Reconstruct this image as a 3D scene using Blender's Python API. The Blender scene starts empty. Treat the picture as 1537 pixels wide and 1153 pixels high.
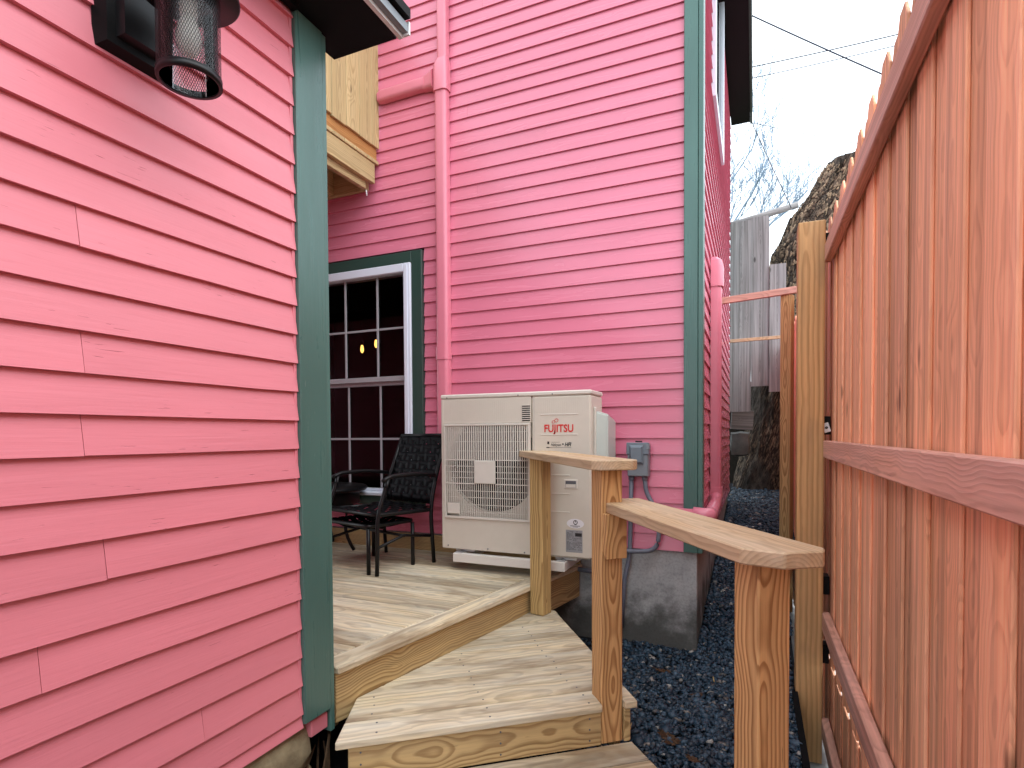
import bpy, bmesh, math, random
import numpy as np
from mathutils import Vector, Matrix, noise, Euler

rnd = random.Random(7)
sc = bpy.context.scene
C = sc.collection
PI = math.pi

# ------------------------------------------------------------------ camera
# eye is at the world origin; X runs along the back wall, Y down the alley, Z up
cam_d = bpy.data.cameras.new('camera')
cam = bpy.data.objects.new('camera', cam_d); C.objects.link(cam)
Rt = Vector((0.9184438, 0.3955057, -0.0060222))
Fw = Vector((-0.3955316, 0.9181381, -0.0240249))
Up = Vector((-0.0039727, 0.0244475, 0.9996932))
cam.matrix_world = Matrix(((Rt.x, Up.x, -Fw.x, 0), (Rt.y, Up.y, -Fw.y, 0), (Rt.z, Up.z, -Fw.z, 0), (0, 0, 0, 1)))
cam_d.sensor_width = 36.0
cam_d.lens = 845.0 / 1537.0 * 36.0
cam_d.shift_y = 96.5 / 1537.0
cam_d.clip_start = 0.02
cam_d.clip_end = 600
sc.camera = cam

# ------------------------------------------------------------------ sky, sun, exposure
SUN_DIR = Vector((-0.62, 0.22, -0.80))               # over the fence, slightly from behind the walker
SUN_EL = math.asin(-SUN_DIR.normalized().z)
SUN_AZ = math.atan2(-SUN_DIR.x, -SUN_DIR.y)
w = bpy.data.worlds.new('World'); sc.world = w; w.use_nodes = True
nt = w.node_tree; nt.nodes.clear()
sky = nt.nodes.new('ShaderNodeTexSky'); sky.sky_type = 'NISHITA'; sky.sun_disc = False
sky.sun_elevation = SUN_EL; sky.sun_rotation = SUN_AZ
tc = nt.nodes.new('ShaderNodeTexCoord')
cn = nt.nodes.new('ShaderNodeTexNoise'); cn.inputs['Scale'].default_value = 2.2; cn.inputs['Detail'].default_value = 5
cr = nt.nodes.new('ShaderNodeMapRange')
cr.inputs['From Min'].default_value = 0.3; cr.inputs['From Max'].default_value = 0.62
cr.inputs['To Min'].default_value = 0.62; cr.inputs['To Max'].default_value = 0.94
mx = nt.nodes.new('ShaderNodeMix'); mx.data_type = 'RGBA'
mx.inputs[7].default_value = (8.35, 9.05, 9.5, 1)
bg = nt.nodes.new('ShaderNodeBackground'); bg.inputs['Strength'].default_value = 0.105
wo = nt.nodes.new('ShaderNodeOutputWorld')
L = nt.links.new
L(tc.outputs['Generated'], cn.inputs['Vector']); L(cn.outputs['Fac'], cr.inputs['Value'])
L(cr.outputs['Result'], mx.inputs[0]); L(sky.outputs['Color'], mx.inputs[6]); L(mx.outputs[2], bg.inputs['Color'])
L(bg.outputs['Background'], wo.inputs['Surface'])

sd = bpy.data.lights.new('sun', 'SUN'); sd.energy = 0.6; sd.angle = math.radians(65); sd.color = (1.0, 0.975, 0.94)
so = bpy.data.objects.new('sun', sd); C.objects.link(so)
so.rotation_euler = SUN_DIR.to_track_quat('-Z', 'Y').to_euler()
so.location = (6, -2, 8)
vs = sc.view_settings
vs.view_transform = 'Standard'; vs.look = 'None'; vs.gamma = 1; vs.use_curve_mapping = False
vs.exposure = 1.54

# ------------------------------------------------------------------ object helpers
W = {}
def _link(o, M, parent):
    C.objects.link(o)
    if parent is not None:
        o.parent = parent
        o.matrix_parent_inverse = W[parent.name].inverted()
    o.matrix_basis = M
    W[o.name] = M.copy()

def thing(name, label, cat, loc=(0, 0, 0), group=None):
    o = bpy.data.objects.new(name, None); o.empty_display_size = 0.1
    _link(o, Matrix.Translation(loc), None)
    o['label'] = label; o['category'] = cat
    if group: o['group'] = group
    return o

def tag(o, label, cat, group=None):
    o['label'] = label; o['category'] = cat
    if group: o['group'] = group
    return o

def obj(name, verts, faces, mat, parent=None, M=None, smooth=False):
    me = bpy.data.meshes.new(name)
    me.from_pydata([tuple(v) for v in verts], [], faces)
    if mat: me.materials.append(mat)
    if smooth:
        me.polygons.foreach_set('use_smooth', [True] * len(me.polygons))
    me.update()
    o = bpy.data.objects.new(name, me)
    _link(o, M if M is not None else Matrix.Identity(4), parent)
    return o

def bm_obj(name, bm, mat, parent=None, M=None, smooth=False):
    me = bpy.data.meshes.new(name)
    bmesh.ops.recalc_face_normals(bm, faces=bm.faces)
    bm.to_mesh(me); bm.free()
    if mat: me.materials.append(mat)
    if smooth:
        me.polygons.foreach_set('use_smooth', [True] * len(me.polygons))
    o = bpy.data.objects.new(name, me)
    _link(o, M if M is not None else Matrix.Identity(4), parent)
    return o

def frame(origin, xd, yd):
    x = Vector(xd).normalized(); y = Vector(yd); y = (y - x * y.dot(x)).normalized(); z = x.cross(y)
    M = Matrix((x, y, z)).transposed().to_4x4(); M.translation = Vector(origin)
    return M

def box_bm(bm, x0, x1, y0, y1, z0, z1, bevel=0.0):
    v = [bm.verts.new(p) for p in ((x0, y0, z0), (x1, y0, z0), (x1, y1, z0), (x0, y1, z0), (x0, y0, z1), (x1, y0, z1), (x1, y1, z1), (x0, y1, z1))]
    fs = [bm.faces.new([v[i] for i in f]) for f in ((3, 2, 1, 0), (4, 5, 6, 7), (0, 1, 5, 4), (1, 2, 6, 5), (2, 3, 7, 6), (3, 0, 4, 7))]
    if bevel > 0:
        es = list({e for f in fs for e in f.edges})
        bmesh.ops.bevel(bm, geom=es, offset=bevel, segments=1, affect='EDGES', clamp_overlap=True)

def box(name, x0, x1, y0, y1, z0, z1, mat, parent=None, bevel=0.0):
    """axis-aligned box in world space, origin at its middle, local X along its longest side"""
    c = Vector(((x0 + x1) / 2, (y0 + y1) / 2, (z0 + z1) / 2))
    d = (abs(x1 - x0), abs(y1 - y0), abs(z1 - z0))
    k = d.index(max(d))
    if k == 0: xd, yd, L3 = (1, 0, 0), (0, 1, 0), (d[0], d[1], d[2])
    elif k == 1: xd, yd, L3 = (0, 1, 0), (-1, 0, 0), (d[1], d[0], d[2])
    else: xd, yd, L3 = (0, 0, 1), (1, 0, 0), (d[2], d[0], d[1])
    bm = bmesh.new()
    box_bm(bm, -L3[0] / 2, L3[0] / 2, -L3[1] / 2, L3[1] / 2, -L3[2] / 2, L3[2] / 2, bevel)
    return bm_obj(name, bm, mat, parent, frame(c, xd, yd))

def board(name, a, b, wdir, wd, th, mat, parent=None, bevel=0.003):
    """straight timber from a to b; wdir = direction of its width"""
    a, b = Vector(a), Vector(b); l = (b - a).length
    bm = bmesh.new(); box_bm(bm, -l / 2, l / 2, -wd / 2, wd / 2, -th / 2, th / 2, bevel)
    return bm_obj(name, bm, mat, parent, frame((a + b) / 2, b - a, wdir))

def prism(name, poly, z0, z1, mat, parent=None, xdir=(1, 0), bevel=0.0025):
    """upright prism over a plan polygon, local X along xdir"""
    cx = sum(p[0] for p in poly) / len(poly); cy = sum(p[1] for p in poly) / len(poly); cz = (z0 + z1) / 2
    M = frame((cx, cy, cz), (xdir[0], xdir[1], 0), (-xdir[1], xdir[0], 0)); I = M.inverted()
    bm = bmesh.new(); h = (z1 - z0) / 2
    loc = [I @ Vector((p[0], p[1], cz)) for p in poly]
    lo = [bm.verts.new((p.x, p.y, -h)) for p in loc]; hi = [bm.verts.new((p.x, p.y, h)) for p in loc]
    n = len(poly); bm.faces.new(lo[::-1]); bm.faces.new(hi)
    for i in range(n): bm.faces.new((lo[i], lo[(i + 1) % n], hi[(i + 1) % n], hi[i]))
    if bevel: bmesh.ops.bevel(bm, geom=list(bm.edges), offset=bevel, segments=1, affect='EDGES', clamp_overlap=True)
    return bm_obj(name, bm, mat, parent, M)

def clip(poly, nx, ny, d):
    """keep the part of poly where nx*x+ny*y <= d"""
    out = []
    for i in range(len(poly)):
        p, q = poly[i], poly[(i + 1) % len(poly)]
        a, b = nx * p[0] + ny * p[1] - d, nx * q[0] + ny * q[1] - d
        if a <= 0: out.append(p)
        if (a < 0 < b) or (b < 0 < a):
            t = a / (a - b); out.append((p[0] + t * (q[0] - p[0]), p[1] + t * (q[1] - p[1])))
    return out

def tube_geo(pts, r, n=8, closed_caps=True):
    pts = [Vector(p) for p in pts]; V = []; F = []
    rs = r if isinstance(r, (list, tuple)) else [r] * len(pts)
    up = Vector((0, 0, 1))
    for i, p in enumerate(pts):
        t = (pts[min(i + 1, len(pts) - 1)] - pts[max(i - 1, 0)]).normalized()
        u = up if abs(t.dot(up)) < 0.95 else Vector((1, 0, 0))
        a = t.cross(u).normalized(); b = a.cross(t)
        for k in range(n):
            an = 2 * PI * (k + 0.5) / n
            V.append(p + (a * math.cos(an) + b * math.sin(an)) * rs[i])
    for i in range(len(pts) - 1):
        for k in range(n):
            F.append((i * n + k, i * n + (k + 1) % n, (i + 1) * n + (k + 1) % n, (i + 1) * n + k))
    if closed_caps:
        F.append(tuple(range(n - 1, -1, -1))); F.append(tuple(range((len(pts) - 1) * n, len(pts) * n)))
    return V, F

def tube(name, pts, r, mat, parent=None, n=8, smooth=True):
    c = Vector(pts[0]); V, F = tube_geo([Vector(p) - c for p in pts], r, n)
    return obj(name, V, F, mat, parent, Matrix.Translation(c), smooth)

def bezier(p0, p1, p2, p3, n=8):
    p0, p1, p2, p3 = map(Vector, (p0, p1, p2, p3)); o = []
    for i in range(n + 1):
        t = i / n; s = 1 - t
        o.append(p0 * s**3 + p1 * 3 * s * s * t + p2 * 3 * s * t * t + p3 * t**3)
    return o

def fillet(pts, r, n=5):
    pts = [Vector(p) for p in pts]; out = [pts[0]]
    for i in range(1, len(pts) - 1):
        a, b, c = pts[i - 1], pts[i], pts[i + 1]
        d = min(r, (a - b).length * 0.49, (c - b).length * 0.49)
        p, q = b + (a - b).normalized() * d, b + (c - b).normalized() * d
        for k in range(n + 1):
            t = k / n; out.append(p * (1 - t)**2 + b * 2 * t * (1 - t) + q * t * t)
    out.append(pts[-1]); return out

def merge(geos):
    V = []; F = []
    for v, f in geos:
        o = len(V); V += list(v); F += [tuple(i + o for i in q) for q in f]
    return V, F

def bx(x0, x1, y0, y1, z0, z1):
    return ([(x0, y0, z0), (x1, y0, z0), (x1, y1, z0), (x0, y1, z0), (x0, y0, z1), (x1, y0, z1), (x1, y1, z1), (x0, y1, z1)],
            [(3, 2, 1, 0), (4, 5, 6, 7), (0, 1, 5, 4), (1, 2, 6, 5), (2, 3, 7, 6), (3, 0, 4, 7)])

def lathe(name, prof, cx, cy, mat, parent=None, n=40, smooth=True):
    """profile (radius, z) turned about the vertical axis through cx, cy"""
    z0 = prof[0][1]; V = []; F = []
    for r, z in prof:
        for k in range(n):
            a = 2 * PI * k / n; V.append((r * math.cos(a), r * math.sin(a), z - z0))
    for i in range(len(prof) - 1):
        for k in range(n):
            F.append((i * n + k, i * n + (k + 1) % n, (i + 1) * n + (k + 1) % n, (i + 1) * n + k))
    return obj(name, V, F, mat, parent, Matrix.Translation((cx, cy, z0)), smooth)

def autosmooth(o, deg=35):
    me = o.data; me.polygons.foreach_set('use_smooth', [True] * len(me.polygons))
    bm = bmesh.new(); bm.from_mesh(me)
    for e in bm.edges:
        if len(e.link_faces) == 2 and e.calc_face_angle(0) > math.radians(deg): e.smooth = False
    bm.to_mesh(me); bm.free()
    return o

def text_mesh(name, s, size, mat, parent, M, extrude=0.0006, bold=0.0, shear=0.0, spacing=1.0, sx=1.0):
    cu = bpy.data.curves.new('lettering', 'FONT'); cu.body = s; cu.size = size; cu.extrude = extrude; cu.offset = bold
    cu.align_x = 'CENTER'; cu.shear = shear; cu.space_character = spacing; cu.resolution_u = 4
    t = bpy.data.objects.new('lettering', cu); C.objects.link(t)
    dg = bpy.context.evaluated_depsgraph_get()
    me = bpy.data.meshes.new_from_object(t.evaluated_get(dg))
    bpy.data.objects.remove(t); bpy.data.curves.remove(cu)
    me.transform(Matrix.Diagonal((sx, 1, 1, 1)))
    me.materials.clear(); me.materials.append(mat); me.name = name
    o = bpy.data.objects.new(name, me); _link(o, M, parent)
    return o

# ------------------------------------------------------------------ materials
class NB:
    def __init__(s, name):
        s.m = bpy.data.materials.new(name); s.m.use_nodes = True
        s.t = s.m.node_tree; s.t.nodes.clear()
        s.out = s.t.nodes.new('ShaderNodeOutputMaterial')
        s.b = s.t.nodes.new('ShaderNodeBsdfPrincipled'); s.t.links.new(s.b.outputs[0], s.out.inputs[0])
    def n(s, t, **k):
        x = s.t.nodes.new('ShaderNode' + t)
        for a, v in k.items(): setattr(x, a, v)
        return x
    def l(s, a, b): s.t.links.new(a, b)
    def put(s, inp, v):
        if isinstance(v, (int, float)): inp.default_value = v
        elif isinstance(v, (tuple, list)): inp.default_value = (v + (1,)) if len(v) == 3 and inp.type == 'RGBA' else v
        else: s.l(v, inp)
    def math(s, op, a, b=None, c=None, clamp=False):
        x = s.n('Math', operation=op, use_clamp=clamp); s.put(x.inputs[0], a)
        if b is not None: s.put(x.inputs[1], b)
        if c is not None: s.put(x.inputs[2], c)
        return x.outputs[0]
    def mapping(s, v, scale, loc=(0, 0, 0)):
        x = s.n('Mapping'); s.l(v, x.inputs['Vector']); x.inputs['Scale'].default_value = scale; x.inputs['Location'].default_value = loc
        return x.outputs[0]
    def noise(s, v, scale, detail=3, rough=0.5, dist=0.0):
        x = s.n('TexNoise'); s.l(v, x.inputs['Vector']); x.inputs['Scale'].default_value = scale
        x.inputs['Detail'].default_value = detail; x.inputs['Roughness'].default_value = rough; x.inputs['Distortion'].default_value = dist
        return x.outputs['Fac']
    def rng(s, v, a, b, c=0.0, d=1.0, smooth=False):
        x = s.n('MapRange'); s.l(v, x.inputs['Value'])
        if smooth: x.interpolation_type = 'SMOOTHSTEP'
        for k, q in zip(('From Min', 'From Max', 'To Min', 'To Max'), (a, b, c, d)): x.inputs[k].default_value = q
        return x.outputs['Result']
    def mix(s, f, a, b, mode='MIX'):
        x = s.n('Mix', data_type='RGBA', blend_type=mode); s.put(x.inputs[0], f); s.put(x.inputs[6], a); s.put(x.inputs[7], b)
        return x.outputs[2]
    def bump(s, h, strength, dist=0.002, prev=None):
        x = s.n('Bump'); s.l(h, x.inputs['Height']); x.inputs['Strength'].default_value = strength; x.inputs['Distance'].default_value = dist
        if prev is not None: s.l(prev, x.inputs['Normal'])
        return x.outputs[0]
    def set(s, **k):
        names = dict(color='Base Color', rough='Roughness', metal='Metallic', normal='Normal', spec='Specular IOR Level', coat='Coat Weight')
        for a, v in k.items(): s.put(s.b.inputs[names[a]], v)

def plain(name, col, rough=0.5, metal=0.0, spec=0.5, grain=0.0, var=0.06):
    b = NB(name); tc = b.n('TexCoord').outputs['Object']
    f = b.noise(tc, 9, 4, 0.6)
    v = b.rng(f, 0.3, 0.7, 1 - var, 1 + var)
    b.set(color=b.mix(1.0, col, v, 'MULTIPLY'), rough=rough, metal=metal, spec=spec)
    # Multiply by a grey: feed value into colour socket
    if grain: b.set(normal=b.bump(b.noise(tc, 350, 3), grain, 0.001))
    return b.m

def wood(name, early, late, weather, wfac, ring=95.0, rough=0.62, var=0.16, contrast=0.8, bump=0.25, knots=0.75, streak=0.35, dirt=0.0, crack=0.5):
    """Sawn softwood: rings about a pith that wanders along local X, fine fibres, knots, weathering blotches."""
    b = NB(name)
    tc = b.n('TexCoord').outputs['Object']; oi = b.n('ObjectInfo').outputs['Random']
    r2 = b.math('FRACT', b.math('MULTIPLY', oi, 37.31)); r3 = b.math('FRACT', b.math('MULTIPLY', oi, 91.77))
    off = b.n('CombineXYZ'); b.l(b.math('MULTIPLY', oi, 40.0), off.inputs[0]); b.l(b.math('MULTIPLY', r2, 9.0), off.inputs[1])
    va = b.n('VectorMath', operation='ADD'); b.l(tc, va.inputs[0]); b.l(off.outputs[0], va.inputs[1]); P = va.outputs[0]
    sx = b.n('SeparateXYZ'); b.l(tc, sx.inputs[0]); X, Y, Z = sx.outputs
    long_n = b.noise(b.mapping(P, (1.1, 0.0, 0.0)), 1.0, 2)
    long_m = b.noise(b.mapping(P, (2.3, 0.0, 0.0), (11, 3, 0)), 1.0, 2)
    wob = b.noise(b.mapping(P, (3.0, 16, 16)), 1.0, 3)
    # knots
    vo = b.n('TexVoronoi'); vo.feature = 'F1'; b.l(b.mapping(P, (2.6, 7.5, 7.5)), vo.inputs['Vector']); vo.inputs['Scale'].default_value = 1.0
    sep = b.n('SeparateColor'); b.l(vo.outputs['Color'], sep.inputs[0])
    has = b.math('GREATER_THAN', sep.outputs[0], 1.0 - 0.42 * knots)
    kd = vo.outputs['Distance']
    kw = b.math('MULTIPLY', b.rng(kd, 0.05, 0.42, 1.0, 0.0, True), has)
    kcore = b.math('MULTIPLY', b.rng(kd, 0.06, 0.15, 1.0, 0.0, True), has)
    u = b.math('ADD', Y, b.math('MULTIPLY', b.math('SUBTRACT', r2, 0.5), 0.07))
    u = b.math('ADD', u, b.math('MULTIPLY', b.math('SUBTRACT', long_n, 0.5), 0.05))
    v = b.math('ADD', Z, b.math('ADD', 0.028, b.math('MULTIPLY', r3, 0.05)))
    v = b.math('ADD', v, b.math('MULTIPLY', b.math('SUBTRACT', long_m, 0.5), 0.12))
    d = b.math('SQRT', b.math('ADD', b.math('MULTIPLY', u, u), b.math('MULTIPLY', v, v)))
    d = b.math('ADD', d, b.math('MULTIPLY', b.math('SUBTRACT', wob, 0.5), 0.011))
    d = b.math('ADD', d, b.math('MULTIPLY', kw, 0.03))
    ph = b.math('FRACT', b.math('MULTIPLY', d, ring))
    lw = b.math('MULTIPLY', b.rng(ph, 0.25, 0.82, 0, 1, True), b.rng(ph, 0.86, 1.0, 1, 0, True))
    fib = b.noise(b.mapping(P, (7, 330, 330)), 1.0, 4, 0.7)
    fac = b.math('MULTIPLY', lw, contrast)
    fac = b.math('ADD', fac, b.math('MULTIPLY', b.math('SUBTRACT', fib, 0.5), 0.95), clamp=True)
    col = b.mix(fac, early, late)
    bl = b.noise(b.mapping(P, (1.6, 9, 9)), 1.0, 4, 0.6)
    wf = b.math('MULTIPLY', b.rng(bl, 0.32, 0.68, 0.25, 1.0), wfac)
    col = b.mix(wf, col, weather)
    st = b.noise(b.mapping(P, (0.9, 42, 42)), 1.0, 3, 0.55)
    br = b.math('ADD', b.rng(st, 0.3, 0.7, 1 - streak * 0.5, 1 + streak * 0.35), b.math('MULTIPLY', b.math('SUBTRACT', oi, 0.5), var * 2))
    gc = b.n('CombineColor'); [b.l(br, gc.inputs[i]) for i in range(3)]
    col = b.mix(1.0, col, gc.outputs[0], 'MULTIPLY')
    if dirt:
        dn = b.noise(b.mapping(P, (1.7, 7, 7), (3, 8, 2)), 1.0, 4, 0.6, 0.6)
        col = b.mix(b.math('MULTIPLY', b.rng(dn, 0.5, 0.68), dirt), col, (0.25, 0.17, 0.095))
    ckn = b.noise(b.mapping(P, (9, 210, 210), (7, 3, 1)), 1.0, 2, 0.5, 0.3)
    ckm = b.rng(b.noise(b.mapping(P, (1.9, 14, 14), (1, 6, 4)), 1.0, 2), 0.5, 0.62)
    crk = b.math('MULTIPLY', b.rng(ckn, 0.68, 0.73), ckm)
    col = b.mix(b.math('MULTIPLY', crk, crack), col, tuple(c * 0.22 for c in late))
    dk = tuple(c * 0.28 for c in late)
    col = b.mix(b.math('MULTIPLY', kcore, 0.85), col, dk)
    b.set(color=col, rough=rough, spec=0.3)
    h = b.math('ADD', b.math('MULTIPLY', fib, 0.7), b.math('MULTIPLY', lw, 0.5))
    b.set(normal=b.bump(h, bump, 0.0015))
    return b.m

def paint(name, col, crack=0.5, rough=0.42, chip=(0.25, 0.04, 0.06), grain=0.35, var=0.05):
    """oil-painted wood: brushed grain along local X, short checks and chips"""
    b = NB(name)
    tc = b.n('TexCoord').outputs['Object']; oi = b.n('ObjectInfo').outputs['Random']
    off = b.n('CombineXYZ'); b.l(b.math('MULTIPLY', oi, 60.0), off.inputs[0]); b.l(b.math('MULTIPLY', oi, 7.0), off.inputs[2])
    va = b.n('VectorMath', operation='ADD'); b.l(tc, va.inputs[0]); b.l(off.outputs[0], va.inputs[1]); P = va.outputs[0]
    g1 = b.noise(b.mapping(P, (5, 130, 130)), 1.0, 4, 0.6, 0.3)
    g2 = b.noise(b.mapping(P, (2.2, 22, 22)), 1.0, 3, 0.55, 0.8)
    blot = b.noise(b.mapping(P, (1.2, 4, 4)), 1.0, 3)
    mask = b.rng(b.noise(b.mapping(P, (1.6, 9, 9), (5, 5, 5)), 1.0, 2), 0.5, 0.66, 0, 1)
    ck = b.noise(b.mapping(P, (14, 190, 190), (2, 9, 4)), 1.0, 2, 0.5, 0.5)
    crk = b.math('MULTIPLY', b.rng(ck, 0.69, 0.73, 0, 1), mask)
    br = b.math('ADD', b.rng(blot, 0.3, 0.7, 1 - var, 1 + var), b.math('MULTIPLY', b.math('SUBTRACT', oi, 0.5), var))
    gc = b.n('CombineColor'); [b.l(br, gc.inputs[i]) for i in range(3)]
    c = b.mix(1.0, col, gc.outputs[0], 'MULTIPLY')
    c = b.mix(b.math('MULTIPLY', crk, 0.8 * crack), c, chip)
    rr = b.rng(g2, 0.3, 0.7, rough - 0.06, rough + 0.1)
    b.set(color=c, rough=rr, spec=0.45)
    h = b.math('ADD', b.math('MULTIPLY', g1, 0.5), g2)
    h = b.math('SUBTRACT', h, b.math('MULTIPLY', crk, 1.2 * crack))
    b.set(normal=b.bump(h, grain, 0.0022))
    return b.m

PINK = (0.70, 0.215, 0.262)
m_pink = paint('pink_paint_old', PINK, 0.8, 0.43, grain=0.5)
m_pink2 = paint('pink_paint', (0.69, 0.195, 0.285), 0.15, 0.22, grain=0.28)
m_duct = plain('pink_vinyl', (0.72, 0.215, 0.29), 0.3, var=0.03)
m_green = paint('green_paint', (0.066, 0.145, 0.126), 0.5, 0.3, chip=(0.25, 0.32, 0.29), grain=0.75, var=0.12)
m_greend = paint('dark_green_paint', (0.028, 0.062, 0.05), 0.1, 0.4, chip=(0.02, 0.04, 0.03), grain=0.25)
m_black = plain('black_paint', (0.0035, 0.0035, 0.004), 0.55, spec=0.15)
m_blackg = plain('black_metal', (0.005, 0.005, 0.006), 0.4, spec=0.3)
m_strap = plain('black_vinyl_strap', (0.003, 0.0032, 0.0045), 0.55, spec=0.14)
m_alu = plain('white_aluminium', (0.75, 0.78, 0.8), 0.35)
m_grey = plain('grey_enamel', (0.20, 0.225, 0.25), 0.4, metal=0.0)
m_greylid = plain('grey_enamel_lid', (0.16, 0.20, 0.235), 0.3)
m_pvc = plain('grey_pvc', (0.155, 0.17, 0.215), 0.45)
m_galv = plain('galvanised_steel', (0.5, 0.52, 0.54), 0.35, metal=0.8)
m_white = paint('white_vinyl', (0.72, 0.76, 0.86), 0.0, 0.3, grain=0.06, var=0.03)
m_munt = plain('grey_muntin', (0.34, 0.33, 0.35), 0.4)
m_ivory = plain('ivory_steel', (0.63, 0.59, 0.51), 0.42, var=0.03)
m_ivory2 = plain('ivory_plastic', (0.67, 0.64, 0.575), 0.38, var=0.03)
m_cover = plain('pale_green_plastic', (0.52, 0.58, 0.54), 0.32, var=0.02)
m_brack = plain('white_bracket_enamel', (0.72, 0.69, 0.64), 0.4, var=0.03)
m_dark = plain('dark_void', (0.006, 0.006, 0.007), 0.9, spec=0.1)
m_fin = plain('condenser_fin', (0.004, 0.004, 0.0045), 0.7, spec=0.05)
m_fan = plain('fan_plastic', (0.003, 0.0032, 0.0045), 0.6, spec=0.1)
m_red = plain('red_print', (0.62, 0.022, 0.02), 0.45, var=0.0)
m_ink = plain('black_print', (0.012, 0.012, 0.014), 0.5, var=0.0)
m_inkg = plain('grey_print', (0.10, 0.105, 0.12), 0.5, var=0.0)
m_plate = plain('silver_label', (0.30, 0.31, 0.33), 0.4, var=0.04)
m_stick = plain('white_sticker', (0.78, 0.78, 0.82), 0.35, var=0.0)
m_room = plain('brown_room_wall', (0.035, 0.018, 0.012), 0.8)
m_blue = plain('blue_plastic', (0.03, 0.09, 0.32), 0.4)
m_deck = wood('deck_wood', (0.66, 0.53, 0.315), (0.25, 0.175, 0.085), (0.58, 0.57, 0.49), 0.70, ring=58, var=0.24, contrast=0.62, bump=0.5, knots=0.7, streak=0.45, dirt=0.75, crack=0.85)
m_edge = wood('deck_edge_wood', (0.58, 0.41, 0.185), (0.27, 0.155, 0.05), (0.52, 0.40, 0.23), 0.35, ring=95, var=0.10, contrast=1.0, dirt=0.25, bump=0.3, knots=0.5)
m_post = wood('post_wood', (0.64, 0.365, 0.15), (0.30, 0.125, 0.035), (0.58, 0.40, 0.21), 0.25, ring=78, var=0.08, contrast=1.0, bump=0.25, knots=0.55)
m_posty = wood('yellow_post_wood', (0.58, 0.40, 0.165), (0.29, 0.165, 0.055), (0.52, 0.38, 0.19), 0.25, ring=78, var=0.05, contrast=0.9, bump=0.25, knots=0.7)
m_rail = wood('rail_wood', (0.55, 0.36, 0.18), (0.38, 0.22, 0.09), (0.60, 0.52, 0.40), 0.6, ring=100, var=0.05, contrast=0.9, bump=0.3, knots=0.3)
m_fpost = wood('fence_post_wood', (0.66, 0.365, 0.155), (0.34, 0.155, 0.05), (0.54, 0.33, 0.155), 0.5, ring=40, var=0.03, contrast=0.7, bump=0.25, knots=0.9, dirt=0.35)
m_balc = wood('balcony_wood', (0.56, 0.44, 0.22), (0.34, 0.235, 0.095), (0.52, 0.425, 0.25), 0.3, ring=85, var=0.10, contrast=0.65, bump=0.2, knots=0.5)
m_orange = wood('sheltered_wood', (0.52, 0.27, 0.09), (0.38, 0.17, 0.05), (0.5, 0.28, 0.11), 0.2, ring=85, var=0.05)
m_fence = wood('stained_cedar', (0.86, 0.42, 0.22), (0.46, 0.185, 0.09), (0.76, 0.43, 0.33), 0.40, ring=95, rough=0.55, var=0.36, contrast=0.42, bump=0.35, knots=1.0, streak=0.7)
m_frail = wood('stained_rail', (0.70, 0.355, 0.25), (0.38, 0.16, 0.10), (0.68, 0.43, 0.38), 0.6, ring=110, rough=0.55, var=0.06, contrast=0.6, bump=0.35, knots=0.4, streak=0.5)
m_old = wood('weathered_plank', (0.30, 0.29, 0.28), (0.17, 0.16, 0.155), (0.36, 0.36, 0.37), 0.7, ring=90, rough=0.8, var=0.18, contrast=0.7, bump=0.6, knots=0.7, streak=0.9)

def concrete():
    b = NB('foundation_concrete'); tc = b.n('TexCoord').outputs['Object']
    n1 = b.noise(tc, 5, 6, 0.62); n2 = b.noise(tc, 60, 4, 0.6); geo = b.n('NewGeometry')
    sp = b.n('SeparateXYZ'); b.l(geo.outputs['Position'], sp.inputs[0])
    # damp moss stain that has crept up from the gravel with a ragged edge
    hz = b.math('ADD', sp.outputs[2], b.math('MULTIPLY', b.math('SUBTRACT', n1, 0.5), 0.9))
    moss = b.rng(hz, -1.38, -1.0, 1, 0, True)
    c = b.mix(b.rng(n1, 0.3, 0.7), (0.36, 0.375, 0.38), (0.50, 0.51, 0.505))
    c = b.mix(b.math('MULTIPLY', b.rng(n2, 0.45, 0.7), 0.35), c, (0.13, 0.13, 0.13))
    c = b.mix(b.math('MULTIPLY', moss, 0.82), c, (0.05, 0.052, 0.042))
    b.set(color=c, rough=0.9, spec=0.2, normal=b.bump(b.math('ADD', n1, b.math('MULTIPLY', n2, 0.4)), 0.4, 0.006))
    return b.m
m_conc = concrete()

def stone_mat():
    b = NB('field_stone'); tc = b.n('TexCoord').outputs['Object']; oi = b.n('ObjectInfo').outputs['Random']
    n1 = b.noise(tc, 14, 6, 0.65); n2 = b.noise(tc, 70, 4)
    c = b.mix(b.rng(n1, 0.3, 0.7), (0.16, 0.115, 0.055), (0.33, 0.27, 0.15))
    c = b.mix(b.math('MULTIPLY', oi, 0.5), c, (0.22, 0.21, 0.17))
    b.set(color=c, rough=0.85, normal=b.bump(b.math('ADD', n1, b.math('MULTIPLY', n2, 0.4)), 0.6, 0.01))
    return b.m
m_stone = stone_mat()

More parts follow.
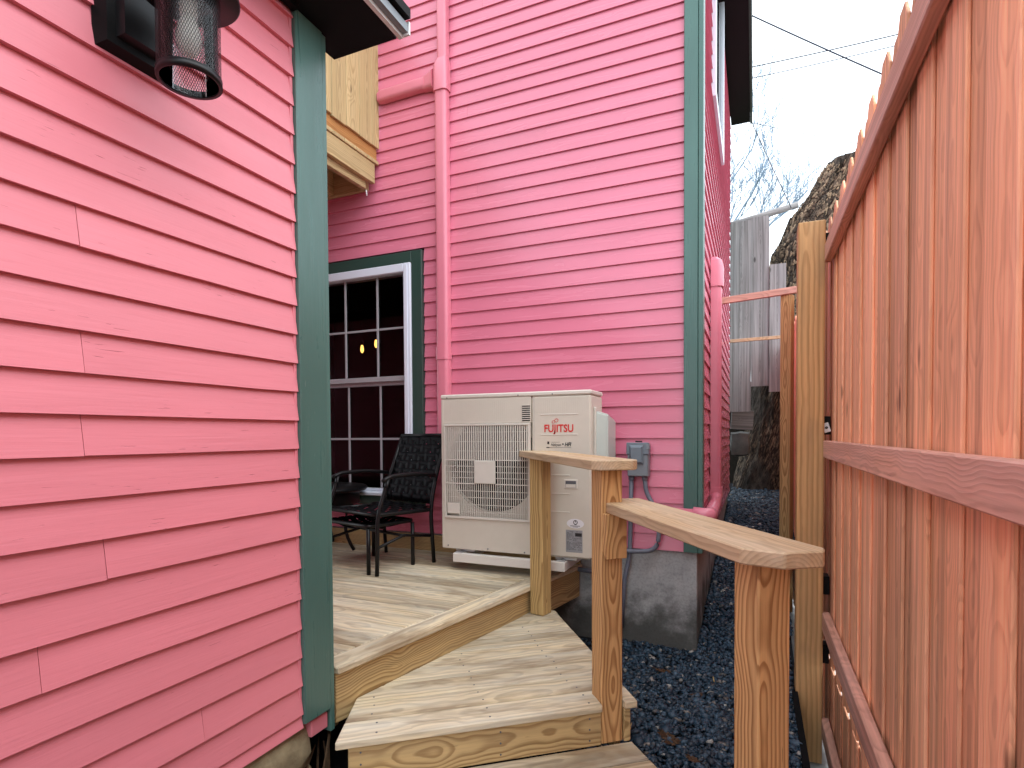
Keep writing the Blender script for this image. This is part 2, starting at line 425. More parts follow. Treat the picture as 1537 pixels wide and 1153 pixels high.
def gravel_mat():
    b = NB('slate_gravel'); isl = b.n('NewGeometry').outputs['Random Per Island']
    tc = b.n('TexCoord').outputs['Object']
    ra = b.n('ValToRGB'); b.l(isl, ra.inputs[0]); e = ra.color_ramp.elements
    e[0].position = 0; e[0].color = (0.006, 0.016, 0.030, 1); e[1].position = 1; e[1].color = (0.55, 0.54, 0.5, 1)
    for p, c in ((0.35, (0.012, 0.034, 0.062)), (0.7, (0.024, 0.060, 0.102)), (0.9, (0.055, 0.105, 0.16)), (0.955, (0.12, 0.10, 0.085)), (0.985, (0.30, 0.29, 0.27))):
        x = e.new(p); x.color = c + (1,)
    n = b.noise(tc, 120, 3)
    b.set(color=b.mix(b.rng(n, 0.3, 0.7, 0, 0.3), ra.outputs[0], (0.01, 0.012, 0.016)), rough=0.5, spec=0.5)
    return b.m
m_gravel = gravel_mat()

def soil(name, a, c2, sc_=6):
    b = NB(name); tc = b.n('TexCoord').outputs['Object']; n1 = b.noise(tc, sc_, 6, 0.65); n2 = b.noise(tc, sc_ * 12, 4)
    b.set(color=b.mix(b.rng(n1, 0.3, 0.7), a, c2), rough=0.95, spec=0.15, normal=b.bump(b.math('ADD', n1, b.math('MULTIPLY', n2, 0.3)), 0.6, 0.02))
    return b.m
m_soil = soil('dark_soil', (0.010, 0.012, 0.015), (0.028, 0.03, 0.034), 8)
m_bank = soil('shaded_earth', (0.012, 0.010, 0.008), (0.03, 0.025, 0.02), 5)
m_pave = soil('pale_concrete', (0.36, 0.37, 0.37), (0.5, 0.5, 0.49), 3)
m_grass = soil('dull_ground', (0.06, 0.07, 0.035), (0.1, 0.09, 0.06), 1.5)
m_rock = soil('grey_boulder', (0.10, 0.105, 0.10), (0.19, 0.19, 0.18), 5)

def bark():
    b = NB('flaking_bark'); tc = b.n('TexCoord').outputs['Object']
    sk = b.n('VectorMath', operation='ADD'); sx = b.n('SeparateXYZ'); b.l(tc, sx.inputs[0])
    cb = b.n('CombineXYZ'); b.l(b.math('MULTIPLY', sx.outputs[2], -0.28), cb.inputs[0]); b.l(tc, sk.inputs[0]); b.l(cb.outputs[0], sk.inputs[1]); P = sk.outputs[0]
    n1 = b.noise(b.mapping(P, (10, 10, 2.6)), 1.0, 6, 0.7, 0.6); n2 = b.noise(b.mapping(P, (46, 46, 9)), 1.0, 5, 0.65, 0.4)
    pt = b.noise(b.mapping(P, (2.0, 2.0, 1.2), (4, 1, 0)), 1.0, 3)
    c = b.mix(b.rng(n1, 0.36, 0.62), (0.022, 0.018, 0.015), (0.13, 0.105, 0.088))
    fl = b.math('MULTIPLY', b.rng(n2, 0.5, 0.62), b.rng(pt, 0.42, 0.55))
    c = b.mix(b.math('MULTIPLY', fl, 0.85), c, (0.42, 0.31, 0.215))
    c = b.mix(b.rng(n2, 0.5, 0.36, 0, 0.7), c, (0.012, 0.010, 0.009))
    b.set(color=c, rough=0.9, spec=0.15, normal=b.bump(b.math('ADD', n1, b.math('MULTIPLY', n2, 0.7)), 1.0, 0.05))
    return b.m
m_bark = bark()
def flake_mat():
    b = NB('bark_flake'); isl = b.n('NewGeometry').outputs['Random Per Island']; tc = b.n('TexCoord').outputs['Object']
    ra = b.n('ValToRGB'); b.l(isl, ra.inputs[0]); e = ra.color_ramp.elements
    e[0].position = 0; e[0].color = (0.025, 0.019, 0.016, 1); e[1].position = 1; e[1].color = (0.52, 0.38, 0.25, 1)
    for p, c in ((0.25, (0.10, 0.075, 0.058)), (0.5, (0.26, 0.19, 0.135)), (0.8, (0.46, 0.34, 0.23))):
        x = e.new(p); x.color = c + (1,)
    b.set(color=b.mix(b.rng(b.noise(tc, 60, 3), 0.3, 0.7, 0, 0.5), ra.outputs[0], (0.03, 0.022, 0.017)), rough=0.9, spec=0.15)
    return b.m
m_flake = flake_mat()
m_twig = plain('bare_branch', (0.24, 0.33, 0.43), 0.7, var=0.2)
m_wire = plain('cable_sheath', (0.05, 0.055, 0.085), 0.6)
m_leaf = soil('dead_leaf', (0.06, 0.032, 0.02), (0.13, 0.075, 0.045), 30)
m_stem = soil('dead_stem', (0.05, 0.03, 0.018), (0.11, 0.07, 0.04), 30)

def glass(name, tint=(1, 1, 1), rough=0.0, ior=1.45):
    b = NB(name); b.t.nodes.remove(b.b)
    g = b.n('BsdfGlossy'); g.inputs['Roughness'].default_value = rough
    t = b.n('BsdfTransparent'); t.inputs['Color'].default_value = tint + (1,)
    f = b.n('Fresnel'); f.inputs['IOR'].default_value = ior
    mx = b.n('MixShader'); b.l(f.outputs[0], mx.inputs[0]); b.l(t.outputs[0], mx.inputs[1]); b.l(g.outputs[0], mx.inputs[2]); b.l(mx.outputs[0], b.out.inputs[0])
    return b.m
m_glass = glass('window_glass', (0.75, 0.75, 0.75))
m_lglass = glass('lamp_glass', (0.93, 0.94, 0.95), 0.02)
def emit(name, col, s):
    b = NB(name); b.set(color=col); b.b.inputs['Emission Color'].default_value = col + (1,); b.b.inputs['Emission Strength'].default_value = s
    return b.m
m_bulb = emit('lit_bulb', (1.0, 0.5, 0.1), 1.3)
m_spot = emit('lit_downlight', (1.0, 0.5, 0.2), 0.6)
m_bulboff = plain('frosted_bulb', (0.7, 0.68, 0.6), 0.3)

# ------------------------------------------------------------------ ground
def gz(x, y):
    """height of the gravel: level by the steps, climbing down the alley"""
    pts = [(-50, -1.5), (3.8, -1.512), (4.6, -1.36), (6.1, -1.235), (7.5, -1.06), (8.9, -0.91), (10, -0.85), (60, -0.7)]
    for (a, p), (b, q) in zip(pts, pts[1:]):
        if y <= b:
            t = (y - a) / (b - a); z = p + (q - p) * t; break
    else: z = pts[-1][1]
    return z + 0.02 * noise.noise(Vector((x * 1.3, y * 1.3, 0)))

def sheet(name, x0, x1, y0, y1, step, mat, f):
    nx = max(2, int((x1 - x0) / step) + 1); ny = max(2, int((y1 - y0) / step) + 1); V = []; F = []
    for j in range(ny):
        for i in range(nx):
            x = x0 + (x1 - x0) * i / (nx - 1); y = y0 + (y1 - y0) * j / (ny - 1); V.append((x, y, f(x, y)))
    for j in range(ny - 1):
        for i in range(nx - 1): a = j * nx + i; F.append((a, a + 1, a + nx + 1, a + nx))
    o = obj(name, V, F, mat, smooth=True); o['kind'] = 'structure'; return o

sheet('ground', -150, 150, -150, 250, 100, m_grass, lambda x, y: -2.1)
sheet('gravel_bed', -7.6, 0.24, -2.0, 12.5, 0.25, m_soil, lambda x, y: gz(x, y) - 0.012)
sheet('pavement', 0.2, 5.0, -3.0, 16.0, 2.0, m_pave, lambda x, y: -1.92)
bank = box('landscape_edging', 0.205, 0.235, -2.0, 3.60, -1.92, -1.49, m_dark); bank['kind'] = 'structure'

# loose gravel: one mesh of small broken stones
def make_gravel():
    r = np.random.RandomState(3)
    ico = bmesh.new(); bmesh.ops.create_icosphere(ico, subdivisions=1, radius=1.0)
    bv = np.array([v.co[:] for v in ico.verts]); bf = np.array([[v.index for v in f.verts] for f in ico.faces]); ico.free()
    spots = []
    def fill(x0, x1, y0, y1, dens):
        n = int((x1 - x0) * (y1 - y0) * dens)
        spots.append(np.stack([r.uniform(x0, x1, n), r.uniform(y0, y1, n)], 1))
    fill(-0.95, 0.21, 0.9, 4.3, 4600); fill(-0.34, 0.24, 4.3, 6.2, 3600); fill(-0.32, 0.5, 6.2, 10.2, 2300)
    fill(-1.6, -0.9, 2.6, 3.95, 700)
    P = np.concatenate(spots); n = len(P)
    Z = np.array([gz(x, y) for x, y in P])
    s = r.gamma(5, 0.0021, n) + 0.005
    far = np.clip((P[:, 1] - 4.0) / 5.0, 0, 1); s = s * (1 + 0.5 * far)
    V = bv[None] * (1 + r.uniform(-0.32, 0.32, (n, len(bv), 1)))
    V = V * np.stack([s * r.uniform(0.8, 1.35, n), s * r.uniform(0.6, 1.0, n), s * r.uniform(0.4, 0.75, n)], 1)[:, None, :]
    a, t = r.uniform(0, 2 * PI, n), r.normal(0, 0.35, n)
    ct, st = np.cos(t)[:, None], np.sin(t)[:, None]
    x, z = V[:, :, 0] * ct - V[:, :, 2] * st, V[:, :, 0] * st + V[:, :, 2] * ct
    ca, sa = np.cos(a)[:, None], np.sin(a)[:, None]; y = V[:, :, 1]
    V = np.stack([x * ca - y * sa, x * sa + y * ca, z], 2)
    V += np.stack([P[:, 0], P[:, 1], Z + r.uniform(-0.006, 0.012, n)], 1)[:, None, :]
    F = (bf[None] + (np.arange(n) * len(bv))[:, None, None]).reshape(-1, 3)
    me = bpy.data.meshes.new('gravel'); V = V.reshape(-1, 3).astype(np.float32)
    me.vertices.add(len(V)); me.vertices.foreach_set('co', V.ravel())
    me.loops.add(F.size); me.loops.foreach_set('vertex_index', F.ravel().astype(np.int32))
    me.polygons.add(len(F)); me.polygons.foreach_set('loop_start', (np.arange(len(F)) * 3).astype(np.int32))
    me.update(calc_edges=True); me.validate(); me.materials.append(m_gravel)
    o = bpy.data.objects.new('gravel', me); _link(o, Matrix.Identity(4), None)
    o['kind'] = 'stuff'; o['label'] = 'blue black slate gravel covering the alley floor'; o['category'] = 'gravel'
make_gravel()

# ------------------------------------------------------------------ siding
def clapboard(parent, mat, M, x0, x1, z0, expo, nseg=4, rough_edge=0.0012, th=0.0155):
    """one bevel-siding board; M maps local (x along, -y outward, z up) of the wall to the world"""
    V = []; F = []; L2 = (x1 - x0) / 2; cx = (x0 + x1) / 2
    top = z0 + expo + 0.018; h = top - z0; ph = rnd.random() * 99
    for i in range(nseg + 1):
        x = -L2 + 2 * L2 * i / nseg
        e = rough_edge * (noise.noise(Vector((ph + x * 2.7, 0, 0))) * 2)
        o = 0.0010 * noise.noise(Vector((ph + x * 1.9, 5, 0)))
        V += [(x, 0.012, e), (x, -th + o, e), (x, -th + 0.0006 + o, e + 0.004), (x, 0.0005, h), (x, 0.012, h)]
    for i in range(nseg):
        a, b = i * 5, (i + 1) * 5
        for k in range(5): F.append((a + k, a + (k + 1) % 5, b + (k + 1) % 5, b + k))
    F.append((4, 3, 2, 1, 0)); q = nseg * 5; F.append((q, q + 1, q + 2, q + 3, q + 4))
    F = [f[::-1] for f in F]
    Mo = M @ Matrix.Translation((cx, 0, z0))
    return obj('clapboard', V, F, mat, parent, Mo)

def wall_frame(origin, rotz):
    return Matrix.Translation(origin) @ Matrix.Rotation(rotz, 4, 'Z')

# ------------------------------------------------------------------ annex (near wall on the left)
AX = -1.56
annex = thing('pink_annex', 'near pink clapboard annex with green corner board and black eave', 'building', (-1.6, 0.5, -1.1))
Mx = wall_frame((AX - 0.0135, 0, 0), PI / 2)               # local x -> world y, outward +X
rows = [-1.10, -1.049, -0.941, -0.833, -0.725, -0.610, -0.495, -0.372, -0.264, -0.155, -0.047, 0.058, 0.163, 0.27, 0.376, 0.481, 0.585, 0.686, 0.789, 0.893]
z = 0.893
while z < 1.46: z += 0.106; rows.append(z)
jr = {15: [0.88], 12: [0.885], 10: [0.88], 7: [0.927], 5: [0.774], 2: [1.2]}
for i, z in enumerate(rows):
    e = (rows[i + 1] - z) if i + 1 < len(rows) else 1.57 - z - 0.018
    cuts = [-1.4] + [q for q in jr.get(i, [])] + [1.612]
    for a, b in zip(cuts, cuts[1:]):
        clapboard(annex, m_pink, Mx, a + (0.0008 if a > -1 else 0), b - (0.0008 if b < 1.6 else 0), z, e, 4, 0.0018, 0.0175 + rnd.uniform(-0.0012, 0.0012))
box('wall_core', -7.5, AX - 0.022, -1.4, 1.735, -1.10, 1.57, m_dark, annex)
box('corner_board', AX - 0.02, AX + 0.012, 1.614, 1.755, -1.088, 1.568, m_green, annex, 0.003)
box('corner_board', -1.70, AX + 0.006, 1.757, 1.782, -1.185, 1.568, m_green, annex, 0.003)
box('caulk_strip', AX - 0.022, AX - 0.0035, 1.600, 1.6135, -1.088, 1.55, m_pink, annex, 0.002)
sill = box('sill_end', -1.66, AX - 0.004, 1.66, 1.752, -1.165, -1.102, m_pink, annex, 0.004)
# end wall of the annex, facing the porch
Me = wall_frame((0, 1.745, 0), PI)
zz = -1.05
while zz < 1.45:
    clapboard(annex, m_pink2, Me, 1.70, 7.5, zz, 0.108, 2); zz += 0.108
# eave
box('soffit', -1.62, -1.302, -1.4, 1.885, 1.571, 1.60, m_black, annex)
box('eave_end_board', -1.62, -1.31, 1.887, 1.907, 1.572, 1.66, m_black, annex)
box('frieze_board', AX + 0.001, AX + 0.03, -1.4, 1.613, 1.553, 1.570, m_black, annex)
box('drip_edge', -1.300, -1.282, -1.4, 1.912, 1.568, 1.596, m_alu, annex)
box('gutter', -1.280, -1.255, -1.4, 1.905, 1.580, 1.612, m_grey, annex)
box('gutter_end_cap', -1.281, -1.250, 1.906, 1.915, 1.572, 1.622, m_alu, annex)
V = []; F = []
for y in (-1.4, 1.90):
    for x, z in ((-1.238, 1.624), (-1.238, 1.66), (-4.4, 3.66), (-7.6, 1.66), (-7.6, 1.624)): V.append((x, y, z))
for k in range(5): F.append((k, (k + 1) % 5, 5 + (k + 1) % 5, 5 + k))
F += [(0, 1, 2, 3, 4), (9, 8, 7, 6, 5)]
obj('roof', V, F, m_black, annex)
# fieldstone footing
def stone(name, c, s, parent, mat, seed, sub=2):
    bm = bmesh.new(); bmesh.ops.create_cube(bm, size=2.0)
    bmesh.ops.subdivide_edges(bm, edges=bm.edges, cuts=sub, use_grid_fill=True)
    for v in bm.verts:
        d = v.co.normalized(); p = v.co.lerp(d * 1.25, 0.42)
        n = 1 + 0.16 * noise.noise(p * 1.7 + Vector((seed * 7.1, seed, 3)))
        v.co = Vector((p.x * s[0], p.y * s[1], p.z * s[2])) * n
    return autosmooth(bm_obj(name, bm, mat, parent, Matrix.Translation(c)), 40)
for r_, (zc, ys) in enumerate(((-1.195, (1.50, 1.14, 0.80, 0.44)), (-1.37, (1.54, 1.22, 0.85, 0.5)))):
    for k, y in enumerate(ys):
        stone('foundation_stone', (-1.72, y, zc), (0.15, 0.175, 0.092), annex, m_stone, r_ * 5 + k)
box('foundation_backing', -7.5, -1.78, -1.4, 1.70, -1.7, -1.11, m_dark, annex)

# ------------------------------------------------------------------ main house
house = thing('pink_house', 'tall pink clapboard house with green corner board and concrete foundation', 'building', (-0.32, 3.95, -1.5))
D = 3.95; HX = -0.318
Mb = wall_frame((0, D + 0.0135, 0), 0.0)
brow = [2.77, 2.671, 2.574, 2.475, 2.373, 2.273, 2.166, 2.058, 1.951, 1.848, 1.74, 1.631, 1.523, 1.415, 1.302, 1.191, 1.08, 0.967, 0.857, 0.747, 0.637, 0.526, 0.416, 0.308, 0.195, 0.08, -0.028, -0.14, -0.25, -0.364, -0.474, -0.580, -0.687, -0.80]
brow = [2.77 + 0.1 * k for k in range(15, 0, -1)] + brow
WL, WR, WT, WB = -3.84, -2.476, 1.503, -0.585           # outer casing of the window
for i, z in enumerate(brow):
    e = (brow[i - 1] - z) if i else 0.1
    segs = [(-7.5, -0.439)]
    if z + e * 0.5 < WT and z > WB - 0.05: segs = [(-7.5, WL - 0.002), (WR + 0.002, -0.439)]
    for a, b in segs:
        cuts = [a]
        if b - a > 2.5: cuts.append(rnd.uniform(a + 0.8, b - 0.8))
        cuts.append(b)
        for p, q in zip(cuts, cuts[1:]):
            clapboard(house, m_pink2, Mb, p + 0.0006, q - 0.0006, z, e, 4, 0.0008)
Mr = wall_frame((HX - 0.0135, 0, 0), PI / 2)
z = -0.80; k = 0
while z < 4.28:
    cuts = [4.045, 8.47] if k % 3 else [4.045, rnd.uniform(5.2, 7.6), 8.47]
    if 2.72 < z < 4.2: cuts = None
    if cuts is None:
        clapboard(house, m_pink2, Mr, 4.045, 4.82, z, 0.109, 3, 0.0008); clapboard(house, m_pink2, Mr, 6.10, 8.47, z, 0.109, 4, 0.0008)
    else:
        for p, q in zip(cuts, cuts[1:]): clapboard(house, m_pink2, Mr, p + 0.0006, q - 0.0006, z, 0.109, 4, 0.0008)
    z += 0.109; k += 1
# solid core with a window hole kept open: left pier, right block, over and under
for nm, b_ in (('wall_core', (-7.5, WL, D + 0.02, 4.12, -0.80, 4.3)), ('wall_core', (WR - 0.07, HX - 0.022, D + 0.02, 8.45, -0.80, 4.3)),
               ('wall_core', (WL, WR - 0.07, D + 0.02, 4.12, WT - 0.05, 4.3)), ('wall_core', (WL, WR - 0.07, D + 0.02, 4.12, -0.80, WB + 0.05))):
    box(nm, *b_, m_dark, house)
box('corner_board', -0.437, -0.347, D - 0.022, D + 0.012, -0.80, 4.3, m_green, house, 0.003)
box('corner_board', -0.345, HX + 0.004, D - 0.026, D + 0.095, -0.80, 4.3, m_green, house, 0.003)
prism('foundation', [(-7.5, D + 0.02), (-0.353, D + 0.02), (-0.353, 8.44), (-7.5, 8.44)], -1.8, -0.802, m_conc, house, (1, 0), 0.006)
box('soffit', HX + 0.002, -0.072, D - 0.3, 8.55, 4.30, 4.325, m_black, house)
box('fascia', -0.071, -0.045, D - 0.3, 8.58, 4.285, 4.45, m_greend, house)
prism('roof', [(-7.6, D - 0.35), (-0.04, D - 0.35), (-0.04, 8.6), (-7.6, 8.6)], 4.452, 4.6, m_black, house)

# porch window: thing > window > pieces
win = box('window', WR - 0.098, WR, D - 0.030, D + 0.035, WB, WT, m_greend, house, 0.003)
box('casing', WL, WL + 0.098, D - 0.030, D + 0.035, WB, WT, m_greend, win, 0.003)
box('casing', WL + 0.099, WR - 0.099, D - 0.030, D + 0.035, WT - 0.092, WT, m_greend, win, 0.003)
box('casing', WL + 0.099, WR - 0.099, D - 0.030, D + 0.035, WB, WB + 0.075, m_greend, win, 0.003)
fl, fr, ft, fb = WL + 0.1, WR - 0.1, WT - 0.094, WB + 0.077
FWd = 0.070
box('frame', fr - FWd, fr, D - 0.044, D + 0.09, fb, ft, m_white, win, 0.006)
box('frame', fl, fl + FWd, D - 0.044, D + 0.09, fb, ft, m_white, win, 0.006)
box('frame', fl + FWd + 0.001, fr - FWd - 0.001, D - 0.042, D + 0.09, ft - FWd, ft, m_white, win, 0.006)
box('sill', fl + FWd + 0.001, fr - FWd - 0.001, D - 0.055, D + 0.09, fb, fb + 0.03, m_white, win, 0.006)
box('brickmould', fr - FWd + 0.012, fr - FWd + 0.045, D - 0.052, D - 0.045, fb + 0.001, ft - 0.02, m_white, win, 0.002)
gl, gr_, gt, gb, gm = fl + FWd, fr - FWd, ft - FWd, fb + 0.032, 0.455
for (z0, z1, yy) in ((gm + 0.022, gt, D + 0.018), (gb, gm - 0.018, D + 0.048)):
    box('sash_rail', gl, gr_, yy - 0.008, yy + 0.018, z0 - 0.02 + (0.02 if yy > D + 0.03 else 0), z0 + 0.022, m_munt if yy < D + 0.03 else m_white, win, 0.002)
    obj('pane', [(gl, yy + 0.01, z0), (gr_, yy + 0.01, z0), (gr_, yy + 0.01, z1), (gl, yy + 0.01, z1)], [(0, 1, 2, 3)], m_glass, win)
    for xm in (-2.945, -3.283):
        box('muntin', xm - 0.009, xm + 0.009, yy - 0.006, yy + 0.006, z0 + 0.023, z1 - 0.001, m_munt, win, 0.002)
    zm = (z0 + z1) / 2 - 0.01
    for a, b in ((gl, -3.293), (-3.273, -2.955), (-2.935, gr_)):
        box('muntin', a, b, yy - 0.005, yy + 0.005, zm - 0.009, zm + 0.009, m_munt, win, 0.002)
box('sash_rail', gl, gr_, D + 0.037, D + 0.06, gm - 0.03, gm + 0.012, m_munt, win, 0.002)
# dim room behind the glass
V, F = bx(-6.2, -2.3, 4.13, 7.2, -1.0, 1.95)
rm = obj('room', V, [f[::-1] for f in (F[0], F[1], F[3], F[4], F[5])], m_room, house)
for (x, y, zb) in ((-4.313, 5.5, 1.036), (-4.109, 5.5, 1.085)):
    p = thing('pendant_lamp', 'lit filament bulb hanging lower in the dark window' if x < -4.2 else 'lit filament bulb hanging higher, just right of the other in the window', 'lamp', (x, y, zb), 'pendant lamps inside the window')
    lathe('bulb', [(0.002, zb - 0.05), (0.015, zb - 0.035), (0.021, zb - 0.01), (0.016, zb + 0.025), (0.012, zb + 0.045)], x, y, m_bulb, p, 12)
    lathe('socket', [(0.013, zb + 0.046), (0.016, zb + 0.05), (0.016, zb + 0.10), (0.003, zb + 0.105)], x, y, m_blackg, p, 10)
    tube('cord', [(x, y, zb + 0.10), (x, y, 1.949)], 0.003, m_blackg, p, 5)

# window high on the side wall (child of the house)
w2 = box('window', HX - 0.012, HX + 0.028, 4.822, 4.90, 2.69, 4.25, m_white, house, 0.003)
box('casing', HX - 0.012, HX + 0.028, 6.015, 6.095, 2.69, 4.25, m_white, w2, 0.003)
box('casing', HX - 0.012, HX + 0.028, 4.901, 6.014, 2.69, 2.76, m_white, w2, 0.003)
box('sash_rail', HX - 0.012, HX + 0.012, 4.901, 6.014, 2.761, 2.80, m_white, w2, 0.003)
obj('pane', [(HX + 0.004, 4.9, 2.8), (HX + 0.004, 6.014, 2.8), (HX + 0.004, 6.014, 4.25), (HX + 0.004, 4.9, 4.25)], [(0, 1, 2, 3)], glass('reflecting_glass', (0.5, 0.55, 0.6)), w2)

# ------------------------------------------------------------------ upper balcony
BX = -2.887
balc = thing('wooden_balcony', 'new timber balcony with upright board side, high above the porch window', 'balcony', (BX, 3.0, 2.0))
ys = [3.942]
while ys[-1] > 1.9: ys.append(ys[-1] - (0.095 if len(ys) == 1 else rnd.choice((0.148, 0.166, 0.157))))
for a, b in zip(ys, ys[1:]):
    board('side_board', (BX - 0.012, (a + b) / 2, 2.385 + rnd.uniform(-0.006, 0.006)), (BX - 0.012, (a + b) / 2, 3.6), (0, 1, 0), (a - b) - 0.004, 0.02, m_balc, balc, 0.002)
box('backing_rim', BX - 0.065, BX - 0.026, 1.9, 3.935, 2.29, 2.42, m_orange, balc, 0.002)
box('side_rail', BX - 0.065, BX - 0.026, 1.9, 3.935, 3.4, 3.5, m_balc, balc, 0.002)
y = 3.94
while y > 1.95:
    box('deck_board', -7.4, BX - 0.004 + rnd.uniform(-0.008, 0.006), y - 0.137, y, 2.258, 2.288, m_balc, balc, 0.003); y -= 0.141
box('rim_joist', BX - 0.062, BX - 0.022, 1.9, 3.905, 2.095, 2.256, m_balc, balc, 0.003)
box('beam', BX - 0.105, BX - 0.064, 1.9, 3.84, 2.035, 2.20, m_balc, balc, 0.003)
box('ledger', -7.4, BX - 0.108, 3.895, 3.935, 2.06, 2.256, m_balc, balc, 0.003)
for xx in (-3.35, -3.75): box('joist', xx - 0.02, xx + 0.02, 1.9, 3.893, 2.07, 2.256, m_balc, balc, 0.003)
tube('bolt_tail', [(BX - 0.07, 3.85, 2.03), (BX - 0.066, 3.853, 1.985)], 0.006, m_alu, balc, 6)

# ------------------------------------------------------------------ line-set ducts
def duct_profile(w_, d_, n=5):
    """D-shaped cover outline: x across, y outward"""
    p = [(-w_ / 2, 0)]; r = min(w_, d_) * 0.45
    for c, a0 in (((-w_ / 2 + r, d_ - r), PI), ((w_ / 2 - r, d_ - r), PI / 2)):
        for k in range(n + 1):
            a = a0 - (PI / 2) * k / n; p.append((c[0] + r * math.cos(a), c[1] + r * math.sin(a)))
    p.append((w_ / 2, 0)); return p

def extrude_profile(name, prof, path, xd, mat, parent):
    """sweep prof along path (list of world points); across axis = xd per point, outward = given"""
    V = []; F = []; n = len(prof); c = Vector(path[0][0])
    for p, ax, ay, s in path:
        for q in prof: V.append(Vector(p) - c + Vector(ax) * q[0] * s + Vector(ay) * q[1] * s)
    for i in range(len(path) - 1):
        for k in range(n): F.append((i * n + k, i * n + (k + 1) % n, (i + 1) * n + (k + 1) % n, (i + 1) * n + k))
    F.append(tuple(range(n))); F.append(tuple(range((len(path) - 1) * n, len(path) * n))[::-1])
    return autosmooth(obj(name, V, F, mat, parent, Matrix.Translation(c)), 30)

X1, OUT = (1, 0, 0), (0, -1, 0)
d1 = thing('line_set_cover', 'pink duct running straight down the back wall behind the air conditioner', 'wall duct', (-2.275, 3.94, 0))
yw = D - 0.002
extrude_profile('lower_duct', duct_profile(0.108, 0.066), [((-2.277, yw, -0.3), X1, OUT, 1), ((-2.274, yw, 2.72), X1, OUT, 1)], X1, m_duct, d1)
extrude_profile('upper_duct', duct_profile(0.088, 0.06), [((-2.262, yw, 2.9), X1, OUT, 1), ((-2.262, yw, 4.2), X1, OUT, 1)], X1, m_duct, d1)
extrude_profile('coupler', duct_profile(0.118, 0.072), [((-2.277, yw, 0.60), X1, OUT, 1), ((-2.277, yw, 0.70), X1, OUT, 1)], X1, m_duct, d1)
extrude_profile('tee', duct_profile(0.126, 0.078), [((-2.272, yw, 2.70), X1, OUT, 1), ((-2.272, yw, 2.90), X1, OUT, 1), ((-2.266, yw, 2.955), X1, OUT, 0.76)], X1, m_duct, d1)
Zup = (0, 0, 1)
extrude_profile('tee_outlet', duct_profile(0.15, 0.078), [((-2.34, yw, 2.81), Zup, OUT, 1.0), ((-2.37, yw, 2.81), Zup, OUT, 0.86), ((-2.44, yw, 2.805), Zup, OUT, 0.72)], X1, m_duct, d1)
extrude_profile('branch_duct', duct_profile(0.096, 0.062), [((-2.42, yw, 2.805), Zup, OUT, 1), ((-2.84, yw, 2.80), Zup, OUT, 1), ((-2.875, yw, 2.80), Zup, OUT, 0.85)], X1, m_duct, d1)

d2 = thing('line_set_cover', 'capped pink duct on the house side wall, bent round the green corner below', 'wall duct', (HX, 4.7, 0))
Y1, OX = (0, 1, 0), (1, 0, 0)
xw = HX + 0.002
extrude_profile('duct', duct_profile(0.112, 0.078), [((xw, 4.705, -0.45), Y1, OX, 1), ((xw, 4.705, 1.18), Y1, OX, 1)], Y1, m_duct, d2)
cap = extrude_profile('cap', duct_profile(0.13, 0.092), [((xw, 4.705, 1.14), Y1, OX, 1), ((xw, 4.705, 1.29), Y1, OX, 1), ((xw, 4.705, 1.345), Y1, OX, 0.86), ((xw, 4.705, 1.372), Y1, OX, 0.5)], Y1, m_duct, d2)
extrude_profile('foot_coupler', duct_profile(0.126, 0.088), [((xw, 4.705, -0.50), Y1, OX, 1), ((xw, 4.705, -0.42), Y1, OX, 1)], Y1, m_duct, d2)
pth = fillet([(-0.275, 4.72, -0.46), (-0.273, 4.60, -0.53), (-0.268, 3.90, -0.535)], 0.09, 5)
tube('side_duct', pth, 0.043, m_duct, d2, 12)
tube('elbow', fillet([(-0.268, 3.94, -0.535), (-0.268, 3.868, -0.536), (-0.37, 3.868, -0.53)], 0.05, 6), 0.049, m_duct, d2, 12)
tube('front_duct', [(-0.35, 3.868, -0.53), (-0.93, 3.868, -0.515)], 0.034, m_duct, d2, 12)

# ------------------------------------------------------------------ deck
dk = thing('wooden_deck', 'low pale timber porch deck carrying the black chair', 'deck', (-2.2, 2.9, -1.0))
ZD, TH = -0.94, 0.03
def edge_x(y): return -1.547 + 0.1885 * (y - 1.77)
nE = Vector((1, -0.1885)).normalized(); dE = nE.x * edge_x(2) + nE.y * 2
y = 3.925; k = 0
while y > 1.80:
    y0 = max(y - 0.1405, 1.795)
    p = clip([(-7.4, y0), (0.5, y0), (0.5, y), (-7.4, y)], nE.x, nE.y, dE - 0.1235)
    if len(p) >= 3: prism('deck_board', p, ZD - TH, ZD + rnd.uniform(-0.0012, 0.0012), m_deck, dk, (1, 0), 0.004)
    y = y0 - 0.007
ed = (0.1852, 0.9827)
ep = clip(clip([(-4, 1.795), (1, 1.795), (1, 3.925), (-4, 3.925)], nE.x, nE.y, dE), -nE.x, -nE.y, -(dE - 0.12))
prism('edge_board', ep, ZD - TH, ZD + 0.0005, m_deck, dk, ed, 0.005)
fp = clip(clip([(-4, 1.80), (1, 1.80), (1, 3.925), (-4, 3.925)], nE.x, nE.y, dE - 0.022), -nE.x, -nE.y, -(dE - 0.06))
prism('fascia', fp, -1.175, ZD - TH - 0.001, m_edge, dk, ed)
box('ledger', -7.4, -1.16, 3.927, 3.947, -0.955, -0.812, m_edge, dk, 0.002)
box('front_joist', -1.70, -1.585, 1.80, 1.84, -1.2, ZD - TH - 0.001, m_edge, dk, 0.002)
for yy in (2.3, 2.9, 3.5): box('joist', -4.3, edge_x(yy) - 0.075, yy - 0.02, yy + 0.02, -1.12, ZD - TH - 0.002, m_edge, dk)
for (xx, yy) in ((-1.5, 2.5), (-1.38, 3.7), (-3.4, 2.4)): box('footing_post', xx - 0.05, xx + 0.05, yy - 0.05, yy + 0.05, -1.56, -1.121, m_edge, dk)

